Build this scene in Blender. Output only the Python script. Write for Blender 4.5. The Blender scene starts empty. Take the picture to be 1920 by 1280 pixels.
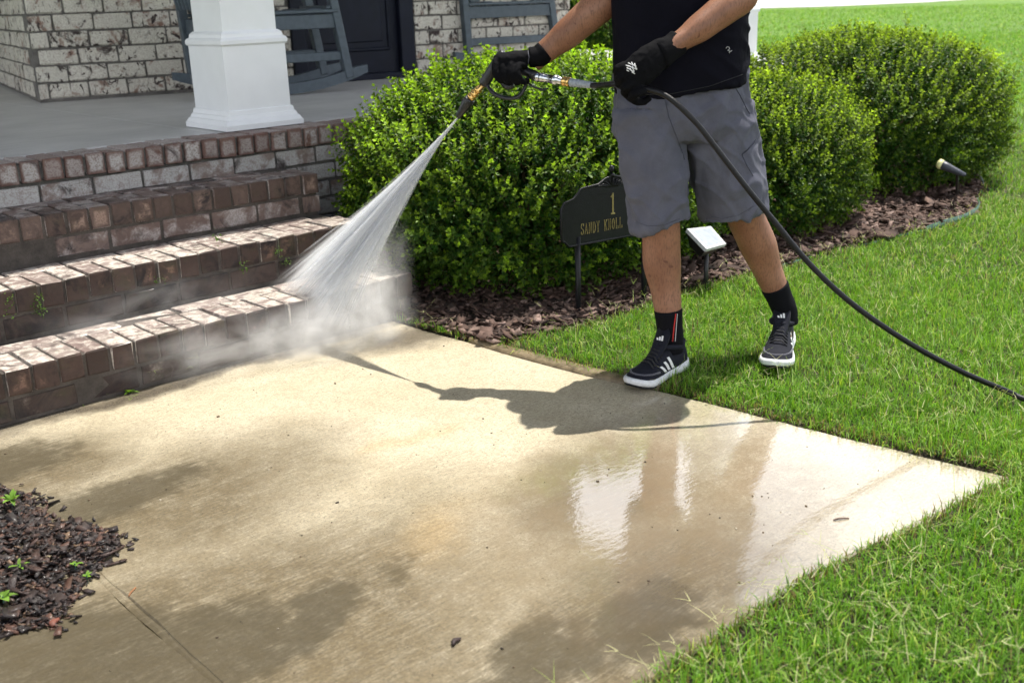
import bpy, bmesh, math, random
import numpy as np
from mathutils import Vector, Matrix, noise
from mathutils.bvhtree import BVHTree

random.seed(7)
RNG = np.random.default_rng(7)
scene = bpy.context.scene
COL = scene.collection

# ------------------------------------------------------------------ camera
CAM = Vector((-1.3276, -4.1381, 1.1887))
YAW, PITCH, ROLL, FPX = 0.7352, 0.3133, -0.0334, 2006.7
_f = Vector((math.sin(YAW)*math.cos(PITCH), math.cos(YAW)*math.cos(PITCH), -math.sin(PITCH)))
_r = Vector((math.cos(YAW), -math.sin(YAW), 0)); _u = _r.cross(_f)
R_ = _r*math.cos(ROLL) + _u*math.sin(ROLL)
U_ = -_r*math.sin(ROLL) + _u*math.cos(ROLL)
F_ = _f
cam_d = bpy.data.cameras.new('camera')
cam = bpy.data.objects.new('camera', cam_d); COL.objects.link(cam)
M = Matrix((R_, U_, -F_)).transposed().to_4x4(); M.translation = CAM
cam.matrix_world = M
cam_d.sensor_width = 36; cam_d.lens = FPX/1920*36
cam_d.clip_start = 0.05; cam_d.clip_end = 800
cam_d.dof.use_dof = True; cam_d.dof.focus_distance = 3.3; cam_d.dof.aperture_fstop = 4.5
scene.camera = cam

# ------------------------------------------------------------------ sky, sun, exposure
SUN = Vector((.32, .05, 1)).normalized()
world = bpy.data.worlds.new('World'); scene.world = world; world.use_nodes = True
wn = world.node_tree; wn.nodes.clear()
sky = wn.nodes.new('ShaderNodeTexSky'); sky.sky_type = 'NISHITA'; sky.sun_disc = False
sky.sun_elevation = math.asin(SUN.z); sky.sun_rotation = math.atan2(SUN.x, SUN.y)
sky.air_density = 1.0; sky.dust_density = 1.2; sky.ozone_density = 1.0
bg = wn.nodes.new('ShaderNodeBackground'); bg.inputs['Strength'].default_value = 0.051
wo = wn.nodes.new('ShaderNodeOutputWorld')
def wnode(t, **ins):
    nd = wn.nodes.new('ShaderNode'+t)
    for k, v in ins.items():
        s_ = nd.inputs[int(k[1:])] if k[0] == 'i' and k[1:].isdigit() else nd.inputs[k]
        if hasattr(v, 'is_output'): wn.links.new(v, s_)
        else: s_.default_value = v
    return nd
# fair weather clouds, added unseen and thickened towards the horizon to whiten slab reflections
tc_ = wnode('TexCoord'); sx_ = wnode('SeparateXYZ', i0=tc_.outputs['Generated'])
zz_ = wnode('Math', i0=sx_.outputs[2], i1=.0); zz_.operation = 'MAXIMUM'
za_ = wnode('Math', i0=zz_.outputs[0], i1=.16); za_.operation = 'ADD'
dv_ = wnode('VectorMath', i0=tc_.outputs['Generated'], i1=(1, 1, 1)); dv_.operation = 'MULTIPLY'
cx_ = wnode('CombineXYZ', i0=za_.outputs[0], i1=za_.outputs[0], i2=za_.outputs[0])
uv_ = wnode('VectorMath', i0=dv_.outputs[0], i1=cx_.outputs[0]); uv_.operation = 'DIVIDE'
nz_ = wnode('TexNoise', Vector=uv_.outputs[0], Scale=.9, Detail=7.0, Roughness=.58, Distortion=.3)
cv_ = wnode('MapRange', i0=zz_.outputs[0], i1=.0, i2=1.0, i3=.44, i4=-.18)
ad_ = wnode('Math', i0=nz_.outputs['Fac'], i1=cv_.outputs[0]); ad_.operation = 'ADD'
cf_ = wnode('MapRange', i0=ad_.outputs[0], i1=.50, i2=.66, i3=0.0, i4=.92); cf_.interpolation_type = 'SMOOTHSTEP'
mxw = wn.nodes.new('ShaderNodeMix'); mxw.data_type = 'RGBA'
wn.links.new(cf_.outputs[0], mxw.inputs[0]); wn.links.new(sky.outputs[0], mxw.inputs[6]); mxw.inputs[7].default_value = (24.0, 24.8, 26.4, 1)
wn.links.new(mxw.outputs[2], bg.inputs['Color']); wn.links.new(bg.outputs[0], wo.inputs['Surface'])
sd = bpy.data.lights.new('sun', 'SUN'); sd.energy = 4.9; sd.angle = math.radians(0.55); sd.color = (1, .955, .88)
so = bpy.data.objects.new('sun', sd); COL.objects.link(so)
so.rotation_euler = SUN.to_track_quat('Z', 'Y').to_euler(); so.location = SUN*30
scene.view_settings.view_transform = 'Standard'; scene.view_settings.look = 'None'
scene.view_settings.exposure = 0.6; scene.view_settings.gamma = 1
cy = scene.cycles
cy.use_denoising = True
cy.use_adaptive_sampling = True; cy.adaptive_threshold = .035; cy.use_light_tree = False
cy.max_bounces = 8; cy.diffuse_bounces = 3; cy.glossy_bounces = 2; cy.transmission_bounces = 3
cy.transparent_max_bounces = 96; cy.volume_bounces = 7; cy.volume_step_rate = 2.5
cy.caustics_reflective = False; cy.caustics_refractive = False

# ------------------------------------------------------------------ helpers
def at(px, py, d):
    """world point seen at a photo pixel (1920 wide), d metres along the view axis"""
    return CAM + (F_*FPX + R_*(px-960) - U_*(py-640))*(d/FPX)

def project(P):
    d = np.asarray(P) - np.array(CAM)
    z = d @ np.array(F_)
    return 960+FPX*(d @ np.array(R_))/z, 640-FPX*(d @ np.array(U_))/z, z

def inpoly(x, y, poly):
    x = np.asarray(x); y = np.asarray(y); c = np.zeros(x.shape, bool); n = len(poly)
    for i in range(n):
        x0, y0 = poly[i]; x1, y1 = poly[(i+1) % n]
        k = ((y0 > y) != (y1 > y)) & (x < (x1-x0)*(y-y0)/((y1-y0) if y1 != y0 else 1e-9)+x0)
        c ^= k
    return c

def link(o, parent=None):
    COL.objects.link(o)
    if parent is not None: o.parent = parent
    return o

def tag(o, label=None, cat=None, group=None, kind=None):
    if label: o['label'] = label
    if cat: o['category'] = cat
    if group: o['group'] = group
    if kind: o['kind'] = kind
    return o

def empty(name, loc=(0, 0, 0), rz=0):
    e = bpy.data.objects.new(name, None); e.empty_display_size = .05
    e.location = loc; e.rotation_euler = (0, 0, rz); COL.objects.link(e); return e

def mesh_from(name, verts, faces, smooth=False):
    m = bpy.data.meshes.new(name); m.from_pydata([tuple(v) for v in verts], [], faces); m.update()
    if smooth: m.polygons.foreach_set('use_smooth', [True]*len(m.polygons))
    return m

def obj(name, mesh, mat, parent=None, local=True):
    """verts are in world space when local is False: they are shifted to the parent's frame"""
    o = bpy.data.objects.new(name, mesh)
    if mat is not None and len(mesh.materials) == 0: mesh.materials.append(mat)
    link(o, parent)
    if parent is not None and not local:
        o.matrix_parent_inverse = PW(parent).inverted()
    return o

def PW(o):
    m = Matrix.LocRotScale(o.location, o.rotation_euler, o.scale)
    if o.parent: m = PW(o.parent) @ o.matrix_parent_inverse @ m
    return m

def fast_mesh(name, verts, tris=None, quads=None, col=None, smooth=False):
    m = bpy.data.meshes.new(name)
    verts = np.ascontiguousarray(verts, np.float32)
    loops = []; starts = []; n = 0
    if quads is not None and len(quads):
        loops.append(np.asarray(quads, np.int32).ravel()); starts.append(np.arange(len(quads))*4); n = len(quads)*4
    if tris is not None and len(tris):
        loops.append(np.asarray(tris, np.int32).ravel()); starts.append(n+np.arange(len(tris))*3)
    loops = np.concatenate(loops); starts = np.concatenate(starts).astype(np.int32)
    m.vertices.add(len(verts)); m.vertices.foreach_set('co', verts.ravel())
    m.loops.add(len(loops)); m.loops.foreach_set('vertex_index', loops)
    m.polygons.add(len(starts)); m.polygons.foreach_set('loop_start', starts)
    m.update(calc_edges=True); m.validate()
    if smooth: m.polygons.foreach_set('use_smooth', np.ones(len(m.polygons), bool))
    if col is not None:
        a = m.color_attributes.new('Col', 'FLOAT_COLOR', 'POINT')
        c4 = np.ones((len(verts), 4), np.float32); c4[:, :3] = col
        a.data.foreach_set('color', c4.ravel())
    return m

class MB:
    """collects shapes into one mesh"""
    def __init__(s): s.v = []; s.f = []
    def add(s, vs, fs):
        k = len(s.v); s.v += [Vector(v) for v in vs]; s.f += [tuple(i+k for i in f) for f in fs]; return s
    def box(s, c, size, rot=None, bev=0.0, taper=None):
        x, y, z = size[0]/2, size[1]/2, size[2]/2
        b = min(bev, x*.45, y*.45, z*.45)
        bm = bmesh.new(); bmesh.ops.create_cube(bm, size=1)
        for v in bm.verts: v.co = Vector((v.co.x*2*x, v.co.y*2*y, v.co.z*2*z))
        if b > 0: bmesh.ops.bevel(bm, geom=bm.edges[:], offset=b, segments=1, affect='EDGES')
        R = rot if rot is not None else Matrix.Identity(3)
        bm.verts.index_update()
        s.add([R @ v.co + Vector(c) for v in bm.verts], [[v.index for v in f.verts] for f in bm.faces]); bm.free(); return s
    def bar(s, a, b, w, h, up=(0, 0, 1), bev=.004):
        a = Vector(a); b = Vector(b); x = (b-a); L = x.length; x.normalize()
        y = Vector(up).cross(x).normalized(); z = x.cross(y)
        return s.box((a+b)/2, (L, w, h), Matrix((x, y, z)).transposed(), bev)
    def rings(s, rings, cap=True, closed=True):
        n = len(rings[0]); k = len(s.v)
        vs = [p for r in rings for p in r]; fs = []
        for i in range(len(rings)-1):
            for j in range(n if closed else n-1):
                fs.append((i*n+j, i*n+(j+1) % n, (i+1)*n+(j+1) % n, (i+1)*n+j))
        if cap:
            fs.append(tuple(reversed(range(n)))); fs.append(tuple((len(rings)-1)*n+j for j in range(n)))
        return s.add(vs, fs)
    def tube(s, pts, rad, n=10, cap=True, squash=1.0, ref=None):
        pts = [Vector(p) for p in pts]
        if not hasattr(rad, '__len__'): rad = [rad]*len(pts)
        t0 = (pts[1]-pts[0]).normalized()
        a = Vector(ref) if ref is not None else (Vector((0, 0, 1)) if abs(t0.z) < .9 else Vector((1, 0, 0)))
        a = (a - t0*a.dot(t0)).normalized(); out = []
        for i, p in enumerate(pts):
            t = (pts[min(i+1, len(pts)-1)]-pts[max(i-1, 0)]).normalized()
            a = (a - t*a.dot(t)).normalized(); b = t.cross(a); r = rad[i]
            ra, rb = (r if hasattr(r, '__len__') else (r, r*squash))
            out.append([p + a*(math.cos(2*math.pi*j/n)*rb) + b*(math.sin(2*math.pi*j/n)*ra) for j in range(n)])
        return s.rings(out, cap)
    def lathe(s, a, b, prof, n=20):
        """prof: (t along a->b in metres, radius)"""
        a = Vector(a); ax = (Vector(b)-a).normalized()
        x = ax.orthogonal().normalized(); y = ax.cross(x)
        return s.rings([[a+ax*t+x*(math.cos(2*math.pi*j/n)*r)+y*(math.sin(2*math.pi*j/n)*r) for j in range(n)] for t, r in prof])
    def prism(s, outline, mat4, th):
        n = len(outline)
        top = [mat4 @ Vector((x, y, th)) for x, y in outline]; bot = [mat4 @ Vector((x, y, 0)) for x, y in outline]
        return s.add(bot+top, [tuple(reversed(range(n))), tuple(range(n, 2*n))]+[(j, (j+1) % n, n+(j+1) % n, n+j) for j in range(n)])
    def ball(s, c, r, n=10, m=7, sc=(1, 1, 1), rot=None):
        rings = []; R = rot if rot is not None else Matrix.Identity(3)
        for i in range(1, m):
            th = math.pi*i/m
            rings.append([Vector(c)+R @ Vector((r*sc[0]*math.sin(th)*math.cos(2*math.pi*j/n), r*sc[1]*math.sin(th)*math.sin(2*math.pi*j/n), -r*sc[2]*math.cos(th))) for j in range(n)])
        return s.rings(rings)
    def mesh(s, name='part', smooth=False): return mesh_from(name, s.v, s.f, smooth)
    def obj(s, name, mat, parent=None, smooth=False, local=False):
        return obj(name, s.mesh(name, smooth), mat, parent, local)

def catmull(pts, n=8):
    pts = [Vector(p) for p in pts]; P = [pts[0]*2-pts[1]]+pts+[pts[-1]*2-pts[-2]]; out = []
    for i in range(1, len(P)-2):
        for k in range(n):
            t = k/n; a, b, c, d = P[i-1], P[i], P[i+1], P[i+2]
            out.append(.5*((2*b)+(c-a)*t+(2*a-5*b+4*c-d)*t*t+(3*b-a-3*c+d)*t**3))
    out.append(pts[-1]); return out

def remesh(mb, voxel, smooth_it=4, fac=.5):
    """one continuous surface from overlapping closed shapes"""
    me = mb.mesh('tmp'); o = bpy.data.objects.new('tmp', me); COL.objects.link(o)
    r = o.modifiers.new('r', 'REMESH'); r.mode = 'VOXEL'; r.voxel_size = voxel
    if smooth_it:
        k = o.modifiers.new('s', 'SMOOTH'); k.iterations = smooth_it; k.factor = fac
    dg = bpy.context.evaluated_depsgraph_get(); dg.update()
    m = bpy.data.meshes.new_from_object(o.evaluated_get(dg))
    bpy.data.objects.remove(o); bpy.data.meshes.remove(me)
    m.polygons.foreach_set('use_smooth', [True]*len(m.polygons)); m.materials.clear(); return m

def displace(m, fn):
    m.update(); nr = [v.normal.copy() for v in m.vertices]
    for v, n in zip(m.vertices, nr): v.co += n*fn(v.co, n)
    m.update()

def bvh_of(m):
    return BVHTree.FromPolygons([v.co for v in m.vertices], [p.vertices[:] for p in m.polygons])

def on_surface(bvh, px, py, off=.001):
    d = (at(px, py, 1)-CAM).normalized(); h = bvh.ray_cast(CAM, d)
    if h[0] is None: return None, None
    n = h[1] if h[1].dot(d) < 0 else -h[1]
    return h[0]+n*off, n

# ------------------------------------------------------------------ materials
class NT:
    def __init__(s, name):
        s.m = bpy.data.materials.new(name); s.m.use_nodes = True; s.t = s.m.node_tree; s.t.nodes.clear()
        s.out = s.t.nodes.new('ShaderNodeOutputMaterial')
    def n(s, typ, ins=None, **at_):
        nd = s.t.nodes.new('ShaderNode'+typ)
        for k, v in at_.items(): setattr(nd, k, v)
        for k, v in (ins or {}).items():
            so_ = nd.inputs[k]
            if hasattr(v, 'is_output'): s.t.links.new(v, so_)
            else:
                if isinstance(v, tuple) and len(v) == 3 and so_.type == 'RGBA': v = (*v, 1)
                so_.default_value = v
        return nd
    def noise(s, vec, scale, detail=3, rough=.55, dist=0.0):
        return s.n('TexNoise', {'Vector': vec, 'Scale': scale, 'Detail': detail, 'Roughness': rough, 'Distortion': dist}).outputs['Fac']
    def ramp(s, x, a, b, lo=0.0, hi=1.0, smooth=True):
        return s.n('MapRange', {'Value': x, 'From Min': a, 'From Max': b, 'To Min': lo, 'To Max': hi}, interpolation_type='SMOOTHSTEP' if smooth else 'LINEAR').outputs[0]
    def mix(s, f, a, b, mode='MIX'):
        nd = s.n('Mix', {}, data_type='RGBA', blend_type=mode)
        for i, v in ((0, f), (6, a), (7, b)):
            if hasattr(v, 'is_output'): s.t.links.new(v, nd.inputs[i])
            else: nd.inputs[i].default_value = (*v, 1) if isinstance(v, tuple) else v
        return nd.outputs[2]
    def math(s, op, a, b=0.0, c=None, clamp=False):
        nd = s.n('Math', {0: a, 1: b}, operation=op, use_clamp=clamp)
        if c is not None: nd.inputs[2].default_value = c
        return nd.outputs[0]
    def vm(s, op, a, b=(0, 0, 0)):
        return s.n('VectorMath', {0: a, 1: b}, operation=op).outputs[0]
    def bump(s, h, strength=.3, dist=.01, normal=None):
        i = {'Height': h, 'Strength': strength, 'Distance': dist}
        if normal is not None: i['Normal'] = normal
        return s.n('Bump', i).outputs[0]
    def bsdf(s, color, rough=.6, **kw):
        i = {'Base Color': color, 'Roughness': rough}; i.update(kw)
        b = s.n('BsdfPrincipled', i); s.t.links.new(b.outputs[0], s.out.inputs['Surface']); return b
    def objvec(s, rnd=37.0):
        tc = s.n('TexCoord'); oi = s.n('ObjectInfo')
        off = s.n('CombineXYZ', {0: s.math('MULTIPLY', oi.outputs['Random'], rnd), 1: s.math('MULTIPLY', oi.outputs['Random'], rnd*1.7), 2: 0.0}).outputs[0]
        return s.vm('ADD', tc.outputs['Object'], off), oi.outputs['Random'], tc.outputs['Object']
    def pos(s): return s.n('NewGeometry').outputs['Position']

def simple(name, color, rough=.6, nscale=40.0, namt=.12, bump=.0, metallic=0.0, spec=.5, bscale=None):
    g = NT(name); v = g.n('TexCoord').outputs['Object']
    k = g.noise(v, nscale, 4)
    a = tuple(max(0, c*(1-namt)) for c in color); b = tuple(min(1, c*(1+namt)) for c in color)
    c = g.mix(g.ramp(k, .3, .7), a, b)
    kw = {'Metallic': metallic, 'Specular IOR Level': spec}
    if bump: kw['Normal'] = g.bump(g.noise(v, bscale or nscale*3, 4), bump, .004)
    g.bsdf(c, g.ramp(g.noise(v, nscale*.7, 2), .2, .8, rough*.85, min(1, rough*1.15)), **kw)
    return g.m

def brick_mat(name, base_a, base_b, white, w_lo, w_hi, grime, gr_lo, gr_hi, wet=0.0, moss=0.0, fleck=0.0, centre=None, cr=(.0, .8, .45), wsc=13):
    """fired clay, pale wash worn off in patches (painted glare too on treads), dark grime"""
    g = NT(name); v, rnd, loc = g.objvec()
    c = g.mix(rnd, base_a, base_b)
    c = g.mix(g.math('MULTIPLY', g.noise(v, 60, 4), .7), c, tuple(x*.45 for x in base_a))
    n1 = g.noise(v, wsc, 5, .62, .4)
    r2 = g.math('FRACT', g.math('MULTIPLY', rnd, 17.3))
    wv = g.math('ADD', n1, g.math('MULTIPLY', g.math('SUBTRACT', r2, .5), .14))
    wm = g.ramp(wv, w_lo, w_hi)
    fine = g.ramp(g.noise(v, 150, 3), .32, .6)
    wm = g.math('MULTIPLY', wm, g.math('ADD', g.math('MULTIPLY', fine, .55), .45))
    if centre:
        sp_ = g.n('SeparateXYZ', {0: loc}); ex = g.math('DIVIDE', g.math('ABSOLUTE', sp_.outputs[0]), centre[0]); ez = g.math('DIVIDE', g.math('ABSOLUTE', sp_.outputs[2]), centre[1])
        ed_ = g.math('ADD', g.math('MAXIMUM', ex, ez), g.math('MULTIPLY', g.math('SUBTRACT', n1, .5), 1.3))
        tp_ = g.ramp(sp_.outputs[1], -.085, -.075)
        wm = g.math('MULTIPLY', wm, g.math('MAXIMUM', g.ramp(ed_, .55, .95, 1, .12), g.math('MULTIPLY', tp_, .8)))
        wm = g.math('MULTIPLY', wm, g.ramp(g.math('FRACT', g.math('MULTIPLY', rnd, 23.9)), cr[0], cr[1], cr[2], 1))
    wc = g.mix(g.noise(v, 22, 3), tuple(x*.8 for x in white), tuple(min(1, x*1.1) for x in white))
    c = g.mix(wm, c, wc)
    r3 = g.math('FRACT', g.math('MULTIPLY', rnd, 41.7))
    gv = g.math('ADD', g.noise(v, 9, 6, .68, .8), g.math('MULTIPLY', g.math('SUBTRACT', r3, .5), .14))
    gm = g.ramp(gv, gr_lo, gr_hi)
    c = g.mix(gm, c, grime)
    if fleck:
        fk = g.ramp(g.noise(g.vm('MULTIPLY', v, (1, 1, .7)), 26, 3, .6, 1.2), .57, .62)
        fk2 = g.math('MULTIPLY', fk, g.ramp(g.noise(v, 7, 2), .36, .52))
        c = g.mix(g.math('MULTIPLY', fk2, fleck), c, (.035, .022, .022))
    if moss:
        mm = g.math('MULTIPLY', g.ramp(g.noise(v, 11, 5, .7), .5, .7), moss)
        c = g.mix(mm, c, (.06, .075, .02))
    hb = g.math('ADD', g.noise(v, 55, 5, .7), g.math('MULTIPLY', wm, .35))
    kw = {'Normal': g.bump(hb, .55, .004), 'Specular IOR Level': .35}
    if wet:
        kw.update({'Coat Weight': g.math('MULTIPLY', g.ramp(g.noise(v, 6, 3), .3, .7), wet), 'Coat Roughness': .22, 'Coat IOR': 1.33})
    g.bsdf(c, g.ramp(n1, .3, .7, .62, .9), **kw); return g.m

MT = {}
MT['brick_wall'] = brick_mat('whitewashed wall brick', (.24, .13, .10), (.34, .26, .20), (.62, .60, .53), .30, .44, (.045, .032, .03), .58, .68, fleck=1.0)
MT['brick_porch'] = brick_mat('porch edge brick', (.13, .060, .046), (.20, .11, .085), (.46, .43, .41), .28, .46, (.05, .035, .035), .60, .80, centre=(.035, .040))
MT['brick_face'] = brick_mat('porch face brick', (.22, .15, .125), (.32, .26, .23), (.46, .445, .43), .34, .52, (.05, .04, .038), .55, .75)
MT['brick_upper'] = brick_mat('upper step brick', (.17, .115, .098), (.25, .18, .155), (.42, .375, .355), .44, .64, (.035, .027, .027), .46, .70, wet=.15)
MT['brick_tread'] = brick_mat('lower step tread brick', (.23, .165, .145), (.34, .275, .245), (.62, .56, .49), .40, .62, (.06, .043, .038), .54, .74, wet=.45, moss=.25, wsc=30)  # paleness raised: sun glare on the wet treads painted into the colour
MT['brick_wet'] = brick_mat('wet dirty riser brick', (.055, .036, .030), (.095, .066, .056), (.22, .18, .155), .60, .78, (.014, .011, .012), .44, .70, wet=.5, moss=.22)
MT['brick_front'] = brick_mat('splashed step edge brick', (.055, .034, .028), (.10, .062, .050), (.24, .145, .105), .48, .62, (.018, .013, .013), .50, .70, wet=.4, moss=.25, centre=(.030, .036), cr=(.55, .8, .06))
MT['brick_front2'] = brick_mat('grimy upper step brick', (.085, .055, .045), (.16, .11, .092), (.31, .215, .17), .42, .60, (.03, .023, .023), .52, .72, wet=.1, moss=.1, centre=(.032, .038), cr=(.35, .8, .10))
def mortar(name, c, wet=0):
    g = NT(name); v = g.n('TexCoord').outputs['Object']
    k = g.mix(g.ramp(g.noise(v, 14, 5, .7), .3, .7), tuple(x*.55 for x in c), tuple(x*1.15 for x in c))
    k = g.mix(g.math('MULTIPLY', g.ramp(g.noise(v, 170, 2), .5, .7), .35), k, tuple(x*.4 for x in c))
    g.bsdf(k, .9, **{'Normal': g.bump(g.noise(v, 120, 5, .7), .8, .006)}); return g.m
MT['mortar'] = mortar('grey mortar', (.15, .14, .128))
MT['mortar_dark'] = mortar('dirty wet mortar', (.088, .074, .063))
MT['white'] = simple('white column paint', (.76, .77, .79), .38, 9, .02, .05, bscale=60)
MT['chair'] = simple('blue grey poly lumber', (.062, .082, .102), .5, 30, .14, .15, bscale=90)
MT['chair_dark'] = MT['chair']
MT['navy'] = simple('navy panel paint', (.006, .008, .018), .45, 12, .15, .08, spec=.2)
MT['black_metal'] = simple('black cast metal', (.007, .0075, .010), .40, 60, .2, .25, spec=.3)
MT['gold'] = simple('gold lettering', (.36, .29, .10), .45, 80, .2)
MT['black_plastic'] = simple('black moulded plastic', (.012, .012, .014), .38, 80, .2, .2)
MT['rubber'] = simple('black rubber hose', (.005, .005, .006), .36, 200, .3, .25, spec=.3)
MT['brass'] = simple('brass', (.72, .46, .16), .26, 90, .15, metallic=1.0)
MT['steel'] = simple('steel coupling', (.62, .63, .65), .24, 90, .12, metallic=1.0)
MT['grey_rubber'] = simple('grey bend restrictor', (.30, .33, .37), .5, 80, .1)
MT['red'] = simple('red plastic', (.55, .03, .02), .4)
MT['glass_panel'] = simple('pale solar cell', (.42, .46, .52), .18, 50, .1)
MT['silver_frame'] = simple('silver frame', (.55, .56, .58), .35, 50, .1)
MT['lens'] = simple('yellowed lens', (.80, .76, .38), .35, 30, .2)
MT['edging'] = simple('green plastic edging', (.03, .085, .06), .5, 20, .25)
MT['print'] = simple('white print', (.78, .78, .78), .7, 200, .1)
MT['lace'] = simple('black lace', (.016, .016, .018), .8, 200, .2)
MT['stem'] = simple('brown twig bark', (.10, .065, .035), .9, 60, .3, .4)
MT['roof'] = simple('white porch ceiling', (.55, .55, .55), .8, 5, .05)

def attr_leaf(name, rough, trans, spec=.4, tmul=(1.2, 1.25, .5)):
    g = NT(name); a = g.n('Attribute', attribute_name='Col').outputs['Color']
    b = g.n('BsdfPrincipled', {'Base Color': a, 'Roughness': rough, 'Specular IOR Level': spec})
    t = g.n('BsdfTranslucent', {'Color': g.mix(1.0, a, tmul, 'MULTIPLY')})
    mx = g.n('MixShader', {0: trans, 1: b.outputs[0], 2: t.outputs[0]})
    g.t.links.new(mx.outputs[0], g.out.inputs['Surface']); return g.m
MT['leaf'] = attr_leaf('glossy shrub leaf', .46, .38, .28)
MT['grass'] = attr_leaf('grass blade', .5, .42, .3)
def attr_mat(name, rough, wet=0.0):
    g = NT(name); a = g.n('Attribute', attribute_name='Col').outputs['Color']
    v = g.pos(); c = g.mix(g.math('MULTIPLY', g.ramp(g.noise(v, 180, 3), .35, .65), .5), a, g.mix(1.0, a, (.45, .42, .4), 'MULTIPLY'))
    kw = {'Normal': g.bump(g.noise(v, 260, 3), .5, .003)}
    if wet: kw.update({'Coat Weight': wet, 'Coat Roughness': .12, 'Coat IOR': 1.33})
    g.bsdf(c, rough, **kw); return g.m
MT['mulch'] = attr_mat('dry bark chip', .85)
MT['mulch_wet'] = attr_mat('wet bark chip', .6, .35)

def fabric(name, c, scale=900.0, sheen=.2, amt=.18, bump=.25, spec=.2):
    g = NT(name); v = g.pos()
    w = g.noise(v, scale, 2); k = g.noise(v, 14, 3)
    col = g.mix(g.ramp(g.math('ADD', g.math('MULTIPLY', w, .6), g.math('MULTIPLY', k, .4)), .35, .65), tuple(x*(1-amt) for x in c), tuple(x*(1+amt) for x in c))
    h = g.math('ADD', g.math('MULTIPLY', g.noise(v, 22, 4), 1.0), g.math('MULTIPLY', w, .05))
    g.bsdf(col, .82, **{'Sheen Weight': sheen, 'Sheen Roughness': .4, 'Specular IOR Level': spec, 'Normal': g.bump(h, bump, .012)}); return g.m
MT['shirt'] = fabric('black knit shirt', (.0045, .0045, .0085), sheen=.0, bump=.4, spec=.08)
MT['shorts'] = fabric('slate grey woven shorts', (.102, .104, .134), sheen=.05, spec=.15)
MT['seam'] = fabric('darker seam thread', (.05, .053, .075))
MT['glove'] = fabric('black knit glove', (.0045, .0045, .0055), sheen=.0, scale=600, bump=.45, spec=.08)
MT['sock'] = fabric('black ribbed sock', (.006, .006, .008), sheen=.0, spec=.1)
MT['shoe'] = fabric('black mesh upper', (.012, .013, .020), scale=420, sheen=.02)
MT['shoe_grey'] = fabric('grey overlay', (.10, .10, .12), scale=420)
MT['sole'] = simple('white foam sole', (.70, .71, .72), .6, 60, .1, .1)
MT['outsole'] = simple('black rubber outsole', (.013, .013, .014), .7)
MT['sock_red'] = fabric('red sock stripe', (.45, .03, .025))
MT['sock_white'] = fabric('white sock stripe', (.6, .6, .62))
def skin():
    g = NT('tanned skin'); v = g.pos()
    c = g.mix(g.ramp(g.noise(v, 9, 4), .3, .7), (.215, .095, .052), (.31, .150, .090))
    c = g.mix(g.math('MULTIPLY', g.ramp(g.noise(g.vm('MULTIPLY', v, (1, 1, .25)), 260, 2), .48, .66), .5), c, (.11, .05, .03))
    c = g.mix(g.math('MULTIPLY', g.ramp(g.noise(v, 38, 1), .71, .76), .75), c, (.10, .035, .022))
    g.bsdf(c, .48, **{'Subsurface Weight': .12, 'Subsurface Radius': (.012, .005, .003), 'Specular IOR Level': .4, 'Normal': g.bump(g.noise(v, 330, 3), .12, .003)}); return g.m
MT['skin'] = skin()
MT['hair'] = simple('dark brown hair', (.02, .013, .009), .6, 150, .3, .4)

# ------------------------------------------------------------------ plan of the place (metres; x along the steps, y into the house)
PORCH = .658; RISE = .169; TREAD = .2955
WALK_R = [(1.0, -.86), (1.012, -1.15), (1.034, -1.442), (1.067, -1.85), (1.125, -2.304), (1.150, -2.604), (1.19, -2.9), (1.222, -3.165)]
WALK_N = [(.80, -3.112), (.44, -3.064), (.20, -3.064), (-.035, -3.07), (-.6, -3.10), (-1.6, -3.16), (-3.4, -3.25)]
WALK = WALK_R+WALK_N+[(-3.4, -.86)]
BED = [(1.03, .05), (1.03, -1.0), (1.04, -1.42), (1.378, -1.50), (1.663, -1.511), (2.062, -1.479), (2.414, -1.518), (2.9, -1.524), (3.341, -1.595), (3.80, -1.685), (4.25, -1.66), (4.62, -1.50), (5.0, -1.36), (5.43, -1.10), (5.75, -.7), (5.9, -.1), (5.9, .05)]
PILE = [(-.64, -1.27), (-.59, -1.39), (-.56, -1.50), (-.60, -1.62), (-.53, -1.70), (-.505, -1.84), (-.56, -1.90), (-.624, -1.96), (-.70, -2.03), (-.756, -2.09), (-.848, -2.06), (-1.2, -2.15), (-1.6, -2.1), (-1.6, -1.2), (-.9, -1.18)]
STREET_Y = None
# ground sheet: fine near the camera, coarse to the horizon
def axis_pts(a, b, step, far_lo, far_hi):
    mid = list(np.arange(a, b+step/2, step)); lo = []; x = a; s = step
    while x > far_lo: s *= 1.55; x -= s; lo.append(x)
    hi = []; x = mid[-1]; s = step
    while x < far_hi: s *= 1.55; x += s; hi.append(x)
    return np.array(lo[::-1]+mid+hi)
gx = axis_pts(-2.2, 7.0, .05, -420, 420); gy = axis_pts(-4.0, 2.0, .05, -420, 420)
GX, GY = np.meshgrid(gx, gy)
def hnoise(x, y, s, k=0):
    return (np.sin(x*s+1.3+k)*np.cos(y*s*1.17+.4+k)+.6*np.sin(x*s*2.3+y*s*1.9+2.1+k)+.35*np.sin(x*s*4.7-y*s*4.1+k*2))/1.95
def ground_z(x, y):
    z = .004+.012*hnoise(x, y, 2.2)+.004*hnoise(x, y, 9, 1)
    bed = inpoly(x, y, BED); z = np.where(bed, .012+.014*hnoise(x, y, 5, 2), z)
    e = .055; wk = inpoly(x+e, y, WALK) & inpoly(x-e, y, WALK) & inpoly(x, y+e, WALK) & inpoly(x, y-e, WALK)
    z = np.where(wk, -.07, np.where(inpoly(x, y, WALK), -.03, z))
    far = np.clip((np.hypot(x-1, y+2)-7)/20, 0, 1)
    return z*(1-far)+.0*far
GZ = ground_z(GX, GY)
ny, nx = GX.shape
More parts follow.
